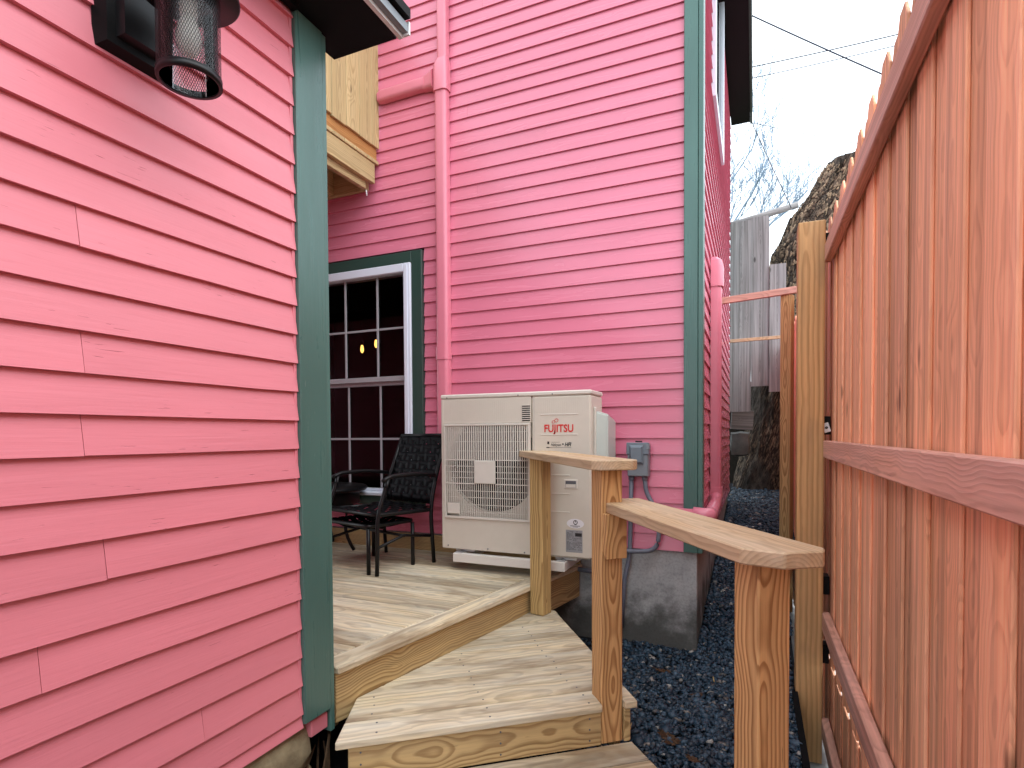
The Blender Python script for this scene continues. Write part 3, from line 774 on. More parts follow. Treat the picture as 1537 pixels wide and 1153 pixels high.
# ------------------------------------------------------------------ winder steps
st = thing('wooden_steps', 'two pale timber winder steps turning up from the gravel to the deck', 'steps', (-0.9, 2.3, -1.5))
sd_ = Vector((0.785, 0.6195)); sn = Vector((0.6195, -0.785))        # along the nosing; towards the walker
FL, FR = Vector((-1.388, 1.588)), Vector((-0.443, 2.334))
PS0, PS1, PD = 1.0475, 1.1485, 0.1135            # the middle post's place along and behind the first nosing
def notch_board(poly, z1, th, width, name):
    """front tread board cut out round the middle post"""
    def Q(s_, d_): p = FL + sd_ * s_ - sn * d_; return (p.x, p.y)
    o = max(sn.x * p[0] + sn.y * p[1] for p in poly)
    p = clip(poly, -sn.x, -sn.y, -(o - width + 0.0075))
    back = sorted(p, key=lambda q: sn.x * q[0] + sn.y * q[1])[:2]
    bl, br = sorted(back, key=lambda q: sd_.x * q[0] + sd_.y * q[1])
    prism(name, [Q(0, 0), Q(PS0, 0), Q(PS0, PD), Q(PS1, PD), Q(PS1, 0), tuple(FR), br, bl], z1 - th, z1, m_deck, st, (sd_.x, sd_.y), 0.0035)
def strips(poly, z1, th, width, name, notch=False):
    o0 = max(sn.x * p[0] + sn.y * p[1] for p in poly); lo = min(sn.x * p[0] + sn.y * p[1] for p in poly)
    a = o0 - (width if notch else 0); k = 0
    if notch: notch_board(poly, z1, th, width, name)
    while a > lo + 0.01:
        b_ = a - width
        p = clip(clip(poly, sn.x, sn.y, a), -sn.x, -sn.y, -(b_ + 0.0075))
        if len(p) >= 3: prism(name, p, z1 - th, z1 + rnd.uniform(-0.001, 0.001), m_deck, st, (sd_.x, sd_.y), 0.0045)
        a = b_
t1 = [(-1.388, 1.588), (-0.443, 2.334), (-1.150, 3.342), (-1.29, 3.45), (-1.66, 1.90)]
t1 = clip(t1, -nE.x, -nE.y, -(dE - 0.018)) if False else t1
t1 = [(-1.388, 1.588), (-0.443, 2.334), (-1.150, 3.342), (edge_x(3.36) - 0.019, 3.36), (edge_x(1.90) - 0.0195, 1.90)]
strips(t1, -1.11, 0.03, 0.147, 'tread_board', True)
a = FL - sn * 0.028 + sd_ * 0.045; b = FR - sn * 0.028 - sd_ * 0.055
c_ = FL - sn * 0.028 + sd_ * (PS0 - 0.001); board('riser', (a.x, a.y, -1.212), (c_.x, c_.y, -1.212), (0, 0, 1), 0.140, 0.03, m_edge, st)
c_ = FL - sn * 0.028 + sd_ * (PS1 + 0.001); board('riser', (c_.x, c_.y, -1.212), (b.x + sd_.x * 0.03, b.y + sd_.y * 0.03, -1.212), (0, 0, 1), 0.140, 0.03, m_edge, st)
a = FR - sn * 0.047 - sd_ * 0.07; b = Vector((-1.19, 3.30)) - sd_ * 0.06
board('side_riser', (a.x, a.y, -1.24), (b.x, b.y, -1.24), (0, 0, 1), 0.196, 0.03, m_edge, st)
L2 = FL - sn * 0.012; R2 = FR - sn * 0.012 - sd_ * 0.02
t2 = [(L2.x + sn.x * 0.42, L2.y + sn.y * 0.42), (R2.x + sn.x * 0.42 + sd_.x * 0.02, R2.y + sn.y * 0.42 + sd_.y * 0.02), (R2.x, R2.y), (L2.x, L2.y)]
strips(t2, -1.283, 0.03, 0.143, 'tread_board')
a = FL + sn * 0.385; b = FR + sn * 0.385 - sd_ * 0.04
board('riser', (a.x, a.y, -1.41), (b.x, b.y, -1.41), (0, 0, 1), 0.186, 0.03, m_edge, st)
a2 = R2 - sd_ * 0.05; b2 = a2 + sn * 0.36
board('side_riser', (a2.x, a2.y, -1.41), (b2.x, b2.y, -1.41), (0, 0, 1), 0.186, 0.03, m_edge, st)
a2 = L2 + sd_ * 0.07; b2 = a2 + sn * 0.36
board('side_riser', (a2.x, a2.y, -1.41), (b2.x, b2.y, -1.41), (0, 0, 1), 0.186, 0.03, m_edge, st)

for u in (0.04, 0.52, 0.86):
    for z_ in (-1.165, -1.21, -1.255):
        p = (FL - sn * 0.028 + sd_ * 0.045).lerp(FR - sn * 0.028 - sd_ * 0.055, u) + sn * 0.0153
        V, F = disc_ring = tube_geo([(p.x, p.y, z_), (p.x + sn.x * 0.0012, p.y + sn.y * 0.0012, z_)], 0.004, 7)
        obj('nail', V, F, m_inkg, st)

rs = random.Random(5)
for k in range(7):
    for u in (0.09, 0.50, 0.90):
        for off in (0.035, 0.108):
            d_ = 0.147 * k + off; p = FL + sd_ * (0.05 + u * 1.05 + rs.uniform(-0.012, 0.012)) - sn * d_
            if p.x < edge_x(p.y) + 0.03 or sd_.dot(p - FL) > 1.02: continue
            V, F = tube_geo([(p.x, p.y, -1.1105), (p.x, p.y, -1.1085)], 0.0042, 7)
            obj('screw', V, F, m_inkg, st)

# ------------------------------------------------------------------ stair rail
hr = thing('stair_railing', 'new timber stair railing of three posts and two flat top boards', 'railing', (-0.6, 2.4, -1.3))
PW = 0.096
def post(name, corner, ang, z0, z1, mat, parent, wv=PW):
    a = Vector((math.cos(ang), math.sin(ang))); n_ = Vector((-a.y, a.x)); c = Vector(corner) + a * wv / 2 + n_ * wv / 2
    o = board(name, (c.x, c.y, z0), (c.x, c.y, z1), (a.x, a.y, 0), wv, wv, mat, parent, 0.004)
    return o
post('post', (-1.180, 3.202), math.radians(77), -1.1085, -0.147, m_posty, hr)
post('post', (-0.574, 2.251), math.radians(40.3), -1.2815, -0.147, m_post, hr)
post('post', (0.011, 1.52), math.radians(38.6), -1.52, -0.323, m_post, hr)
rd = Vector((0.8290, 0.5592)); ra = Vector((0.5592, -0.8290))      # across / along the rail boards (plan)
# upper board: front-left edge line through P1, width 0.199, clipped corners at the lower end
def rail_poly(start, length, width, c1, c2):
    s = Vector(start); e = s + ra * length
    return [tuple(s), tuple(e - ra * c1), tuple(e + rd * c1 * 0.9), tuple(e + rd * (width - c2 * 0.9)), tuple(e + rd * width - ra * c2), tuple(s + rd * width)]
prism('top_board', rail_poly((-1.435, 3.447), 1.515, 0.199, 0.035, 0.035), -0.146, -0.105, m_rail, hr, tuple(ra), 0.004)
prism('top_board', rail_poly((-0.632, 2.376), 1.150, 0.199, 0.075, 0.03), -0.322, -0.281, m_rail, hr, tuple(ra), 0.004)
# cleat under the lower board, on the face of the middle post
ca = Vector((math.cos(math.radians(40.3)), math.sin(math.radians(40.3)))); cnn = Vector((ca.y, -ca.x))
cc = Vector((-0.574, 2.251)) + ca * (PW / 2 + 0.003) + cnn * 0.0185
bm = bmesh.new(); box_bm(bm, -0.092, 0.092, -0.047, 0.047, -0.0175, 0.0175, 0.003)
for v in bm.verts:
    if v.co.x < -0.05 and v.co.z > 0: v.co.x += 0.026
bm_obj('cleat', bm, m_post, hr, frame((cc.x, cc.y, -0.4155), (0, 0, 1), (ca.x, ca.y, 0)))

# ------------------------------------------------------------------ air conditioner
ac = thing('heat_pump', 'cream outdoor heat pump unit with red FUJITSU logo and square fan grille', 'air conditioner', (-1.49, 3.6, -0.8))
AF = 3.45; AL, AR, AB, AT, AK = -2.03, -0.945, -0.795, 0.282, 3.74
GL, GR, GT, GB = -2.0, -1.352, 0.077, -0.578
bd = 0.012
def abox(name, x0, x1, z0, z1, mat, parent, d0=0.0, d1=0.0, bevel=0.0):
    return box(name, x0, x1, AF - d1, AF - d0, z0, z1, mat, parent, bevel)
# casing as a shell: front panels round the grille opening, sides, top and back
casing = box('casing', GR + 0.004, AR, AF, AK, AB, AT - 0.03, m_ivory, ac, 0.012)
abox('front_top', AL + 0.004, GR + 0.002, GT + 0.002, AT - 0.032, m_ivory, casing, -0.03, 0.0, 0.002)
abox('front_bottom', AL + 0.004, GR + 0.002, AB, GB - 0.002, m_ivory, casing, -0.03, 0.0, 0.002)
abox('front_left', AL, GL - 0.002, AB, AT - 0.032, m_ivory, casing, -0.03, 0.001, 0.006)
box('left_side', AL, AL + 0.02, AF + 0.031, AK, AB, AT - 0.032, m_ivory, casing)
box('lid', AL - 0.003, AR + 0.003, AF - 0.003, AK + 0.004, AT - 0.0295, AT, m_ivory2, ac, 0.007)
box('base_pan', AL + 0.005, GR, AF + 0.031, AK, AB - 0.001, AB + 0.03, m_ivory, casing)
# inside: orifice plate with round hole, fan, coil
def ring_plate():
    n = 64; cx, cz, R = -1.655, -0.195, 0.338; y = AF + 0.05; V = []; F = []
    for k in range(n):
        a = 2 * PI * k / n; V.append((cx + R * math.cos(a), y, cz + R * math.sin(a)))
    for k in range(n):
        a = 2 * PI * k / n; s = max(abs(math.cos(a)) / 0.36, abs(math.sin(a)) / 0.40)
        V.append((min(max(cx + math.cos(a) / s, GL - 0.01), GR + 0.01), y, min(max(cz + math.sin(a) / s, GB - 0.01), GT + 0.12)))
    for k in range(n): F.append((k, (k + 1) % n, n + (k + 1) % n, n + k))
    o = len(V)
    for k in range(n):
        a = 2 * PI * k / n; V.append((cx + R * math.cos(a), y + 0.05, cz + R * math.sin(a)))
    for k in range(n): F.append((k, o + k, o + (k + 1) % n, (k + 1) % n))
    return V, F
V, F = ring_plate(); obj('orifice_plate', V, F, m_ivory, ac)
fan = lathe('fan', [(0.001, 0), (0.07, 0.005), (0.075, 0.06)], 0, 0, m_fan, ac, 20)
fan.matrix_basis = Matrix.Translation((-1.655, AF + 0.07, -0.195)) @ Matrix.Rotation(-PI / 2, 4, 'X'); W[fan.name] = fan.matrix_basis.copy()
for k in range(3):
    V = []; F = []
    for i in range(9):
        a = 2 * PI * k / 3 + 1.75 * i / 8
        for r_, lift in ((0.07, 0.0), (0.20, 0.01), (0.32, 0.02)):
            V.append((-1.655 + r_ * math.cos(a), AF + 0.075 + 0.07 * i / 8 + lift, -0.195 + r_ * math.sin(a)))
    for i in range(8):
        for j in range(2): F.append((i * 3 + j, (i + 1) * 3 + j, (i + 1) * 3 + j + 1, i * 3 + j + 1))
    obj('blade', V, F, m_fan, fan, smooth=True)
box('coil', AL + 0.03, GR, AF + 0.2, AF + 0.23, AB + 0.03, AT - 0.06, m_fin, ac)
# grille: perimeter frame plus bars
grille = abox('grille', GL, GR, GT - 0.014, GT, m_ivory2, ac, -0.004, 0.012, 0.002)
abox('grille_frame', GL, GL + 0.010, GB, GT - 0.015, m_ivory2, grille, -0.004, 0.011)
abox('grille_frame', GR - 0.016, GR, GB, GT - 0.015, m_ivory2, grille, -0.004, 0.011)
abox('grille_frame', GL + 0.011, GR - 0.017, GB, GB + 0.014, m_ivory2, grille, -0.004, 0.011)
BG = (-1.762, -1.607, -0.333, -0.174)
geo = []; n = 38
for i in range(n):
    x = GL + 0.020 + (GR - GL - 0.045) * i / (n - 1)
    wv = 0.0034
    for z0, z1 in ((-0.172, GT - 0.013), (-0.335, -0.172), (GB + 0.013, -0.335)):
        if z0 == -0.335 and BG[0] - 0.002 < x < BG[1] + 0.002: continue
        if z1 == -0.335 and x < -1.885: z0 = -0.47
        ww = wv * (1.25 if z0 == -0.172 else 0.72)
        geo.append(bx(x - ww, x + ww, AF - 0.0075, AF - 0.0035, z0, z1))
for z_, hh in ((0.02, .0012), (-0.045, .0012), (-0.11, .0012), (-0.172, .003), (-0.215, .0018), (-0.255, .0018), (-0.295, .0018), (-0.335, .003), (-0.385, .002), (-0.43, .002), (-0.48, .002), (-0.53, .002)):
    x0 = GL + 0.01 if z_ > -0.47 else -1.875
    for a, b in (((x0, BG[0]), (BG[1], GR - 0.016)) if -0.34 < z_ < -0.17 else ((x0, GR - 0.016),)):
        geo.append(bx(a, b, AF - (0.008 if hh > 0.0025 else 0.003), AF + 0.001, z_ - hh, z_ + hh))
V, F = merge(geo); gb_ = obj('grille_bars', V, F, m_ivory2, grille); gb_['kind'] = 'stuff'
abox('grille_badge', BG[0], BG[1], BG[2], BG[3], m_ivory2, grille, -0.004, 0.016, 0.004)
abox('drain_flap', GL + 0.018, -1.885, -0.548, -0.472, m_ivory2, grille, -0.004, 0.007, 0.003)
# vent slots and small features
V, F = merge([bx(-1.412, -1.355, AF - 0.0012, AF + 0.004, 0.09 + 0.0135 * i, 0.0965 + 0.0135 * i) for i in range(8)])
o = obj('vent_slots', V, F, m_fan, ac)
V, F = merge([bx(-1.414, -1.353, AF - 0.004, AF + 0.004, 0.0975 + 0.0135 * i, 0.1025 + 0.0135 * i) for i in range(8)])
obj('vent_louvre', V, F, m_ivory2, ac)
abox('panel_seam', -1.3285, -1.3268, AB + 0.01, AT - 0.034, m_plate, casing, -0.001, 0.0006)
for z_, x0, x1 in ((0.130, -1.281, -1.03), (0.0, -1.281, -1.03), (-0.262, -1.265, -1.085), (-0.381, -1.265, -1.085), (-0.499, -1.265, -1.085), (-0.13, -1.281, -1.03)):
    abox('panel_rib', x0, x1, z_ - 0.003, z_ + 0.003, m_ivory2, casing, -0.001, 0.0028, 0.001)
V, F = merge([bx(AL + 0.08 + i * 0.0142 + 0, AL + 0.084 + i * 0.0142, AF - 0.001, AF + 0.002, 0.102, AT - 0.04) for i in range(36)])
ab_ = obj('pressed_ridges', V, F, m_ivory, casing); ab_['kind'] = 'stuff'
V, F = merge([bx(-1.318 + i * 0.0145, -1.314 + i * 0.0145, AF - 0.001, AF + 0.002, 0.142, AT - 0.04) for i in range(24)])
ab_ = obj('pressed_ridges', V, F, m_ivory, casing); ab_['kind'] = 'stuff'
hd = abox('hand_grip', -1.122, -1.032, -0.348, -0.288, m_ivory2, ac, -0.001, 0.004, 0.003)
abox('grip_recess', -1.112, -1.042, -0.340, -0.297, m_inkg, hd, -0.0045, 0.0046)
abox('grip_lip', -1.110, -1.044, -0.339, -0.318, m_ivory2, hd, -0.005, 0.0054)
for (x, z_) in ((-1.98, AT - 0.022), (-1.44, AT - 0.020), (-1.20, AT - 0.02), (-1.98, AB + 0.02), (-1.67, AB + 0.016), (-1.40, AB + 0.012)):
    s_ = lathe('screw', [(0.001, 0.004), (0.004, 0.004), (0.0055, 0.0)], 0, 0, m_inkg, ac, 8)
    s_.matrix_basis = Matrix.Translation((x, AF - 0.0045, z_)) @ Matrix.Rotation(PI / 2, 4, 'X'); W[s_.name] = s_.matrix_basis.copy()
TF = frame((0, 0, 0), (1, 0, 0), (0, 0, 1))
def tpos(x, z_, y=AF - 0.0012): M = TF.copy(); M.translation = (x, y, z_); return M
lg = text_mesh('logo', 'FUJITSU', 0.068, m_red, ac, tpos(-1.158, 0.017), sx=0.86, bold=0.0015)
V1, F1 = [], []
def ring_geo(cx, cz, rx, rz, t, y0, y1, tilt=0.0, n=28):
    V = []; F = []
    for k in range(n):
        a = 2 * PI * k / n
        for s_, y in ((1, y0), (1 - t, y0), (1 - t, y1), (1, y1)):
            x, z_ = rx * s_ * math.cos(a), rz * s_ * math.sin(a)
            V.append((cx + x * math.cos(tilt) - z_ * math.sin(tilt), y, cz + x * math.sin(tilt) + z_ * math.cos(tilt)))
    for k in range(n):
        for j in range(4): F.append((k * 4 + j, k * 4 + (j + 1) % 4, ((k + 1) % n) * 4 + (j + 1) % 4, ((k + 1) % n) * 4 + j))
    return V, F
V, F = merge([ring_geo(-1.193, 0.082, 0.0115, 0.0095, 0.26, AF - 0.0018, AF - 0.0002, 0.3), ring_geo(-1.173, 0.091, 0.0135, 0.0115, 0.24, AF - 0.0018, AF - 0.0002, 0.3), bx(-1.1885, -1.1815, AF - 0.0018, AF - 0.0002, 0.002, 0.026)])
obj('logo_mark', V, F, m_red, lg)
text_mesh('series_name', 'HFI', 0.034, m_ink, ac, tpos(-1.098, -0.075), shear=0.28, sx=0.85, bold=0.001)
text_mesh('series_name', 'Halcyon', 0.026, m_ink, ac, tpos(-1.178, -0.074), shear=0.3, sx=0.8)
V, F = merge([bx(-1.225, -1.075, AF - 0.001, AF, -0.0845, -0.083), bx(-1.236, -1.223, AF - 0.001, AF, -0.062, -0.045), bx(-1.242, -1.222, AF - 0.001, AF, -0.087, -0.081), bx(-1.136, -1.124, AF - 0.001, AF, -0.066, -0.058), bx(-1.21, -1.15, AF - 0.001, AF, -0.050, -0.0488)])
obj('series_mark', V, F, m_ink, ac)
# oval sticker and rating plate
def disc_geo(cx, cz, rx, rz, y, n=32):
    return [(cx + rx * math.cos(2 * PI * k / n), y, cz + rz * math.sin(2 * PI * k / n)) for k in range(n)], [tuple(range(n))]
V, F = disc_geo(-1.049, -0.570, 0.057, 0.031, AF - 0.0008); sk = obj('oval_sticker', V, F, m_stick, ac)
V, F = merge([ring_geo(-1.048, -0.562, 0.0145, 0.0145, 0.30, AF - 0.0016, AF - 0.0009), bx(-1.0505, -1.0455, AF - 0.0016, AF - 0.0009, -0.562, -0.553), bx(-1.055, -1.041, AF - 0.0016, AF - 0.0009, -0.578, -0.573)])
obj('sticker_mark', V, F, m_ink, sk)
V, F = merge([bx(-1.081 + 0.0072 * i, -1.0763 + 0.0072 * i, AF - 0.0016, AF - 0.0009, -0.5875, -0.5825) for i in range(9)] + [bx(-1.066, -1.03, AF - 0.0016, AF - 0.0009, -0.593, -0.5905)])
obj('sticker_lines', V, F, m_inkg, sk)
pl = abox('rating_plate', -1.112, -1.002, -0.756, -0.612, m_plate, ac, -0.001, 0.001)
g_ = [bx(-1.05, -1.006, AF - 0.002, AF - 0.0011, -0.652, -0.630)]
obj('plate_block', *g_[0], m_ink, pl)
rr = random.Random(4); g_ = []
for i in range(17):
    z_ = -0.622 - i * 0.0072; x = -1.106
    while x < -1.012:
        l_ = rr.uniform(0.004, 0.016)
        if not (-0.655 < z_ < -0.627 and x + l_ > -1.053) and rr.random() > 0.25: g_.append(bx(x, min(x + l_, -1.006), AF - 0.0018, AF - 0.0011, z_ - 0.0016, z_ + 0.0014))
        x += l_ + 0.003
V, F = merge(g_); obj('plate_print', V, F, m_inkg, pl)
# valve cover on the right side
bm = bmesh.new(); pr = [(3.535, AB + 0.05), (3.535, 0.15), (3.555, 0.155), (3.79, 0.115), (3.79, AB + 0.05)]
lo = [bm.verts.new((AR + 0.002, p[0], p[1])) for p in pr]; hi = [bm.verts.new((AR + 0.080, p[0] + (0.03 if p[0] < 3.6 else 0), p[1] - (0.025 if p[1] > 0 else 0))) for p in pr]
bm.faces.new(lo); bm.faces.new(hi[::-1])
for i in range(5): bm.faces.new((lo[i], hi[i], hi[(i + 1) % 5], lo[(i + 1) % 5]))
bmesh.ops.bevel(bm, geom=list(bm.edges), offset=0.008, segments=2, affect='EDGES')
bm_obj('valve_cover', bm, m_cover, ac)
box('cover_flange', AR + 0.001, AR + 0.012, 3.52, 3.55, AB + 0.04, 0.175, m_ivory2, ac, 0.003)
for xx in (-1.86, -1.12):
    box('foot', xx - 0.075, xx + 0.075, AF + 0.03, AK - 0.03, AB - 0.022, AB - 0.002, m_galv, ac, 0.003)
# wall bracket that carries it
br_ = thing('wall_bracket', 'white steel bracket frame under the heat pump', 'bracket', (-1.5, 3.6, -0.9))
box('cross_bar', -1.925, -1.110, 3.415, 3.46, -0.880, -0.820, m_brack, br_, 0.003)
for xx in (-1.89, -1.145):
    box('arm', xx - 0.033, xx + 0.033, 3.461, 3.946, -0.880, -0.8205, m_brack, br_, 0.003)
    box('isolator_clip', xx - 0.028, xx + 0.028, 3.44, 3.50, -0.8195, -0.812, m_galv, br_, 0.002)
    board('clip_wing', (xx - 0.02, 3.445, -0.817), (xx + 0.005, 3.47, -0.799), (0.5, -0.5, 0), 0.016, 0.003, m_galv, br_, 0)
box('wall_rail', -1.97, -1.06, 3.905, 3.935, -0.8, -0.72, m_brack, br_, 0.003)

# ------------------------------------------------------------------ disconnect box and conduits
db = thing('disconnect_box', 'grey electrical disconnect box with two grey conduits on the pink wall', 'electrical box', (-0.73, 3.92, -0.3))
body = box('box_body', -0.802, -0.660, D - 0.085, D - 0.003, -0.290, -0.066, m_grey, db, 0.004)
box('lid', -0.807, -0.655, D - 0.098, D - 0.086, -0.140, -0.058, m_greylid, db, 0.004)
box('front_cover', -0.799, -0.663, D - 0.093, D - 0.0855, -0.286, -0.142, m_grey, db, 0.003)
bm = bmesh.new(); q0 = [(-0.785, -0.205), (-0.690, -0.205), (-0.690, -0.075), (-0.785, -0.075)]; q1 = [(-0.772, -0.190), (-0.703, -0.190), (-0.703, -0.092), (-0.772, -0.092)]
lo = [bm.verts.new((p[0], D - 0.0985, p[1])) for p in q0]; hi = [bm.verts.new((p[0], D - 0.116, p[1])) for p in q1]
bm.faces.new(hi[::-1])
for i in range(4): bm.faces.new((lo[i], lo[(i + 1) % 4], hi[(i + 1) % 4], hi[i]))
bm_obj('raised_panel', bm, m_greylid, db)
box('hasp', -0.672, -0.650, D - 0.10, D - 0.08, -0.105, -0.070, m_grey, db, 0.002)
box('top_clip', -0.755, -0.71, D - 0.05, D - 0.03, -0.056, -0.047, m_blackg, db)
for xx in (-0.782, -0.690):
    lathe('connector', [(0.019, -0.318), (0.021, -0.316), (0.021, -0.293), (0.017, -0.291)], xx, D - 0.045, m_pvc, db, 12)
tube('conduit', fillet([(-0.782, 3.905, -0.31), (-0.788, 3.905, -0.6), (-0.795, 3.905, -0.86), (-0.83, 3.90, -1.0), (-0.85, 3.9, -1.35)], 0.12, 5), 0.0155, m_pvc, db, 10)
tube('conduit', fillet([(-0.690, 3.905, -0.31), (-0.682, 3.905, -0.40), (-0.585, 3.885, -0.56), (-0.60, 3.88, -0.79), (-0.76, 3.88, -0.812), (-1.10, 3.86, -0.80)], 0.16, 8), 0.0155, m_pvc, db, 10)
ua = thing('steel_angle', 'short grey steel strut fixed across under the deck corner', 'metal strut', (-0.95, 3.75, -1.0))
board('strut', (-1.08, 3.93, -1.02), (-0.87, 3.86, -1.03), (0, 0, 1), 0.032, 0.03, m_galv, ua)
tube('pipe', [(-1.15, 3.85, -0.96), (-0.9, 3.85, -0.975)], 0.017, m_pvc, ua, 8)

# ------------------------------------------------------------------ patio furniture
fd = Vector((-0.29, -0.957, 0)); rdv = Vector((0.957, -0.29, 0))        # chair front / its right as seen from the walker
def chair(name, label, cat, origin, fd, rd_, w_=0.60, dp=0.52, z0=ZD):
    t = thing(name, label, cat, origin); O = Vector(origin)
    def P(r, f, z): return O + rd_ * r + fd * f + Vector((0, 0, z))
    hw = w_ / 2
    seat_h = 0.405
    for s in (-1, 1):
        tube('leg', fillet([P(s * hw, 0.0, 0.001), P(s * hw, -0.01, 0.40), P(s * (hw - 0.005), -0.07, 0.55), P(s * hw, -0.10, 0.645)], 0.14, 6), 0.0145, m_blackg, t, 8)
        tube('arm', fillet([P(s * hw, -0.055, 0.632), P(s * hw, -0.12, 0.66), P(s * (hw - 0.005), -0.34, 0.668), P(s * (hw - 0.02), -0.54, 0.645)], 0.1, 6), 0.0155, m_blackg, t, 8)
        tube('leg', fillet([P(s * (hw - 0.015), -dp, 0.001), P(s * (hw - 0.015), -dp + 0.03, 0.39), P(s * (hw - 0.03), -dp - 0.03, 0.60), P(s * (hw - 0.04), -dp - 0.16, 0.945)], 0.12, 5), 0.0145, m_blackg, t, 8)
        tube('stretcher', [P(s * (hw - 0.003), -0.006, 0.185), P(s * (hw - 0.04), -dp / 2, 0.235), P(s * (hw - 0.018), -dp + 0.01, 0.20)], 0.0105, m_blackg, t, 7)
    tube('stretcher', [P(-hw + 0.03, -dp / 2, 0.233), P(hw - 0.03, -dp / 2, 0.233)], 0.0105, m_blackg, t, 7)
    fr_ = [P(-hw + 0.012, -0.01, seat_h), P(hw - 0.012, -0.01, seat_h), P(hw - 0.02, -dp + 0.02, seat_h - 0.012), P(-hw + 0.02, -dp + 0.02, seat_h - 0.012), P(-hw + 0.012, -0.01, seat_h)]
    tube('seat_frame', fillet(fr_, 0.04, 3), 0.014, m_blackg, t, 7)
    n = 9
    for i in range(n):                       # seat webbing, both ways, with a slight sag
        r = -hw + 0.045 + (w_ - 0.09) * i / (n - 1)
        pts = [P(r, -0.005 - (dp - 0.03) * j / 8, seat_h + 0.016 - 0.02 * math.sin(PI * j / 8) + (0.0045 if (i + j) % 2 else -0.0045)) for j in range(9)]
        strap(pts, rd_, 0.059, t)
    m_ = 8
    for j in range(m_):
        f = -0.03 - (dp - 0.08) * j / (m_ - 1)
        pts = [P(-hw + 0.015 + (w_ - 0.03) * i / 9, f, seat_h + 0.016 - 0.02 * math.sin(PI * j / (m_ - 1)) + (-0.0045 if (i + j) % 2 else 0.0045)) for i in range(10)]
        strap(pts, fd, 0.055, t)
    def B(r, u):                             # point on the reclined back
        return P(r, -dp - 0.0 - 0.165 * max(0, (u - 0.1)), 0.43 + 0.50 * u)
    tube('back_rail', [B(-hw + 0.04, 1.02), B(hw - 0.04, 1.02)], 0.0145, m_blackg, t, 8)
    nb = Vector((0, 0, 1))
    for i in range(8):
        r = -hw + 0.065 + (w_ - 0.13) * i / 7
        strap([B(r, j / 8) + fd * (0.004 if (i + j) % 2 else -0.004) for j in range(9)], rd_, 0.063, t)
    for j in range(8):
        u = 0.07 + 0.88 * j / 7
        strap([B(-hw + 0.04 + (w_ - 0.08) * i / 9, u) + fd * (-0.004 if (i + j) % 2 else 0.004) for i in range(10)], nb, 0.058, t)
    return t
def strap(pts, across, wd, parent):
    V = []; F = []; c = Vector(pts[0]); a = Vector(across).normalized() * wd / 2
    for p in pts:
        q = Vector(p) - c; V += [q - a, q + a]
    for i in range(len(pts) - 1): F.append((2 * i, 2 * i + 1, 2 * i + 3, 2 * i + 2))
    o = obj('strap', V, F, m_strap, parent, Matrix.Translation(c), True)
    md = o.modifiers.new('thickness', 'SOLIDIFY'); md.thickness = 0.0022; md.offset = 0
    return o
mid = Vector((-2.312, 3.075, ZD)) - rdv * 0.30
chair('patio_chair', 'black metal patio chair with woven strap seat and armrests on the deck', 'chair', mid, fd, rdv)
# footstool pushed in under it
fs = thing('footstool', 'low black strapped footstool tucked under the front of the patio chair', 'footstool', mid)
def PF(r, f, z): return mid + rdv * r + fd * f + Vector((0, 0, z))
for r in (-0.245, 0.225):
    for f in (0.012, -0.37): tube('leg', [PF(r, f, 0.001), PF(r, f, 0.31)], 0.0145, m_blackg, fs, 8)
tube('frame', fillet([PF(-0.245, 0.012, 0.325), PF(0.225, 0.012, 0.325), PF(0.225, -0.37, 0.325), PF(-0.245, -0.37, 0.325), PF(-0.245, 0.012, 0.325)], 0.03, 3), 0.014, m_blackg, fs, 7)
for i in range(8):
    r = -0.215 + 0.41 * i / 7
    strap([PF(r, 0.02 - 0.39 * j / 6, 0.338 - 0.035 * math.sin(PI * j / 6)) for j in range(7)], rdv, 0.045, fs)
for j in range(6):
    f = -0.02 - 0.32 * j / 5
    strap([PF(-0.24 + 0.465 * i / 6, f, 0.343 - 0.05 * math.sin(PI * i / 6) ** 0.7) for i in range(7)], fd, 0.045, fs)
# side table just visible past the corner
tb = thing('patio_table', 'black metal patio table half hidden behind the green corner board', 'table', (-3.33, 3.58, ZD))
lathe('table_top', [(0.01, -0.445), (0.43, -0.445), (0.44, -0.435), (0.44, -0.418), (0.43, -0.411), (0.01, -0.410)], -3.33, 3.58, m_blackg, tb, 48)
lathe('apron', [(0.37, -0.55), (0.38, -0.55), (0.38, -0.447)], -3.33, 3.58, m_blackg, tb, 40)
for a in (0.25, 1.82, 3.4, 4.96):
    c, s = math.cos(a), math.sin(a)
    tube('leg', bezier((-3.33 + 0.36 * c, 3.58 + 0.36 * s, -0.53), (-3.33 + 0.25 * c, 3.58 + 0.25 * s, -0.65), (-3.33 + 0.27 * c, 3.58 + 0.27 * s, -0.8), (-3.33 + 0.36 * c, 3.58 + 0.36 * s, ZD + 0.012), 8), 0.014, m_blackg, tb, 8)
V, F = tube_geo([(0, 0, 0.0), (0.006, 0.0, 0.2), (-0.004, 0.004, 0.40)], [0.034, 0.026, 0.016], 10)
tag(obj('blue_upright', V, F, m_blue, None, Matrix.Translation((-3.11, 3.50, ZD + 0.002)), True), 'blue plastic tapered upright beside the black table legs', 'blue object')

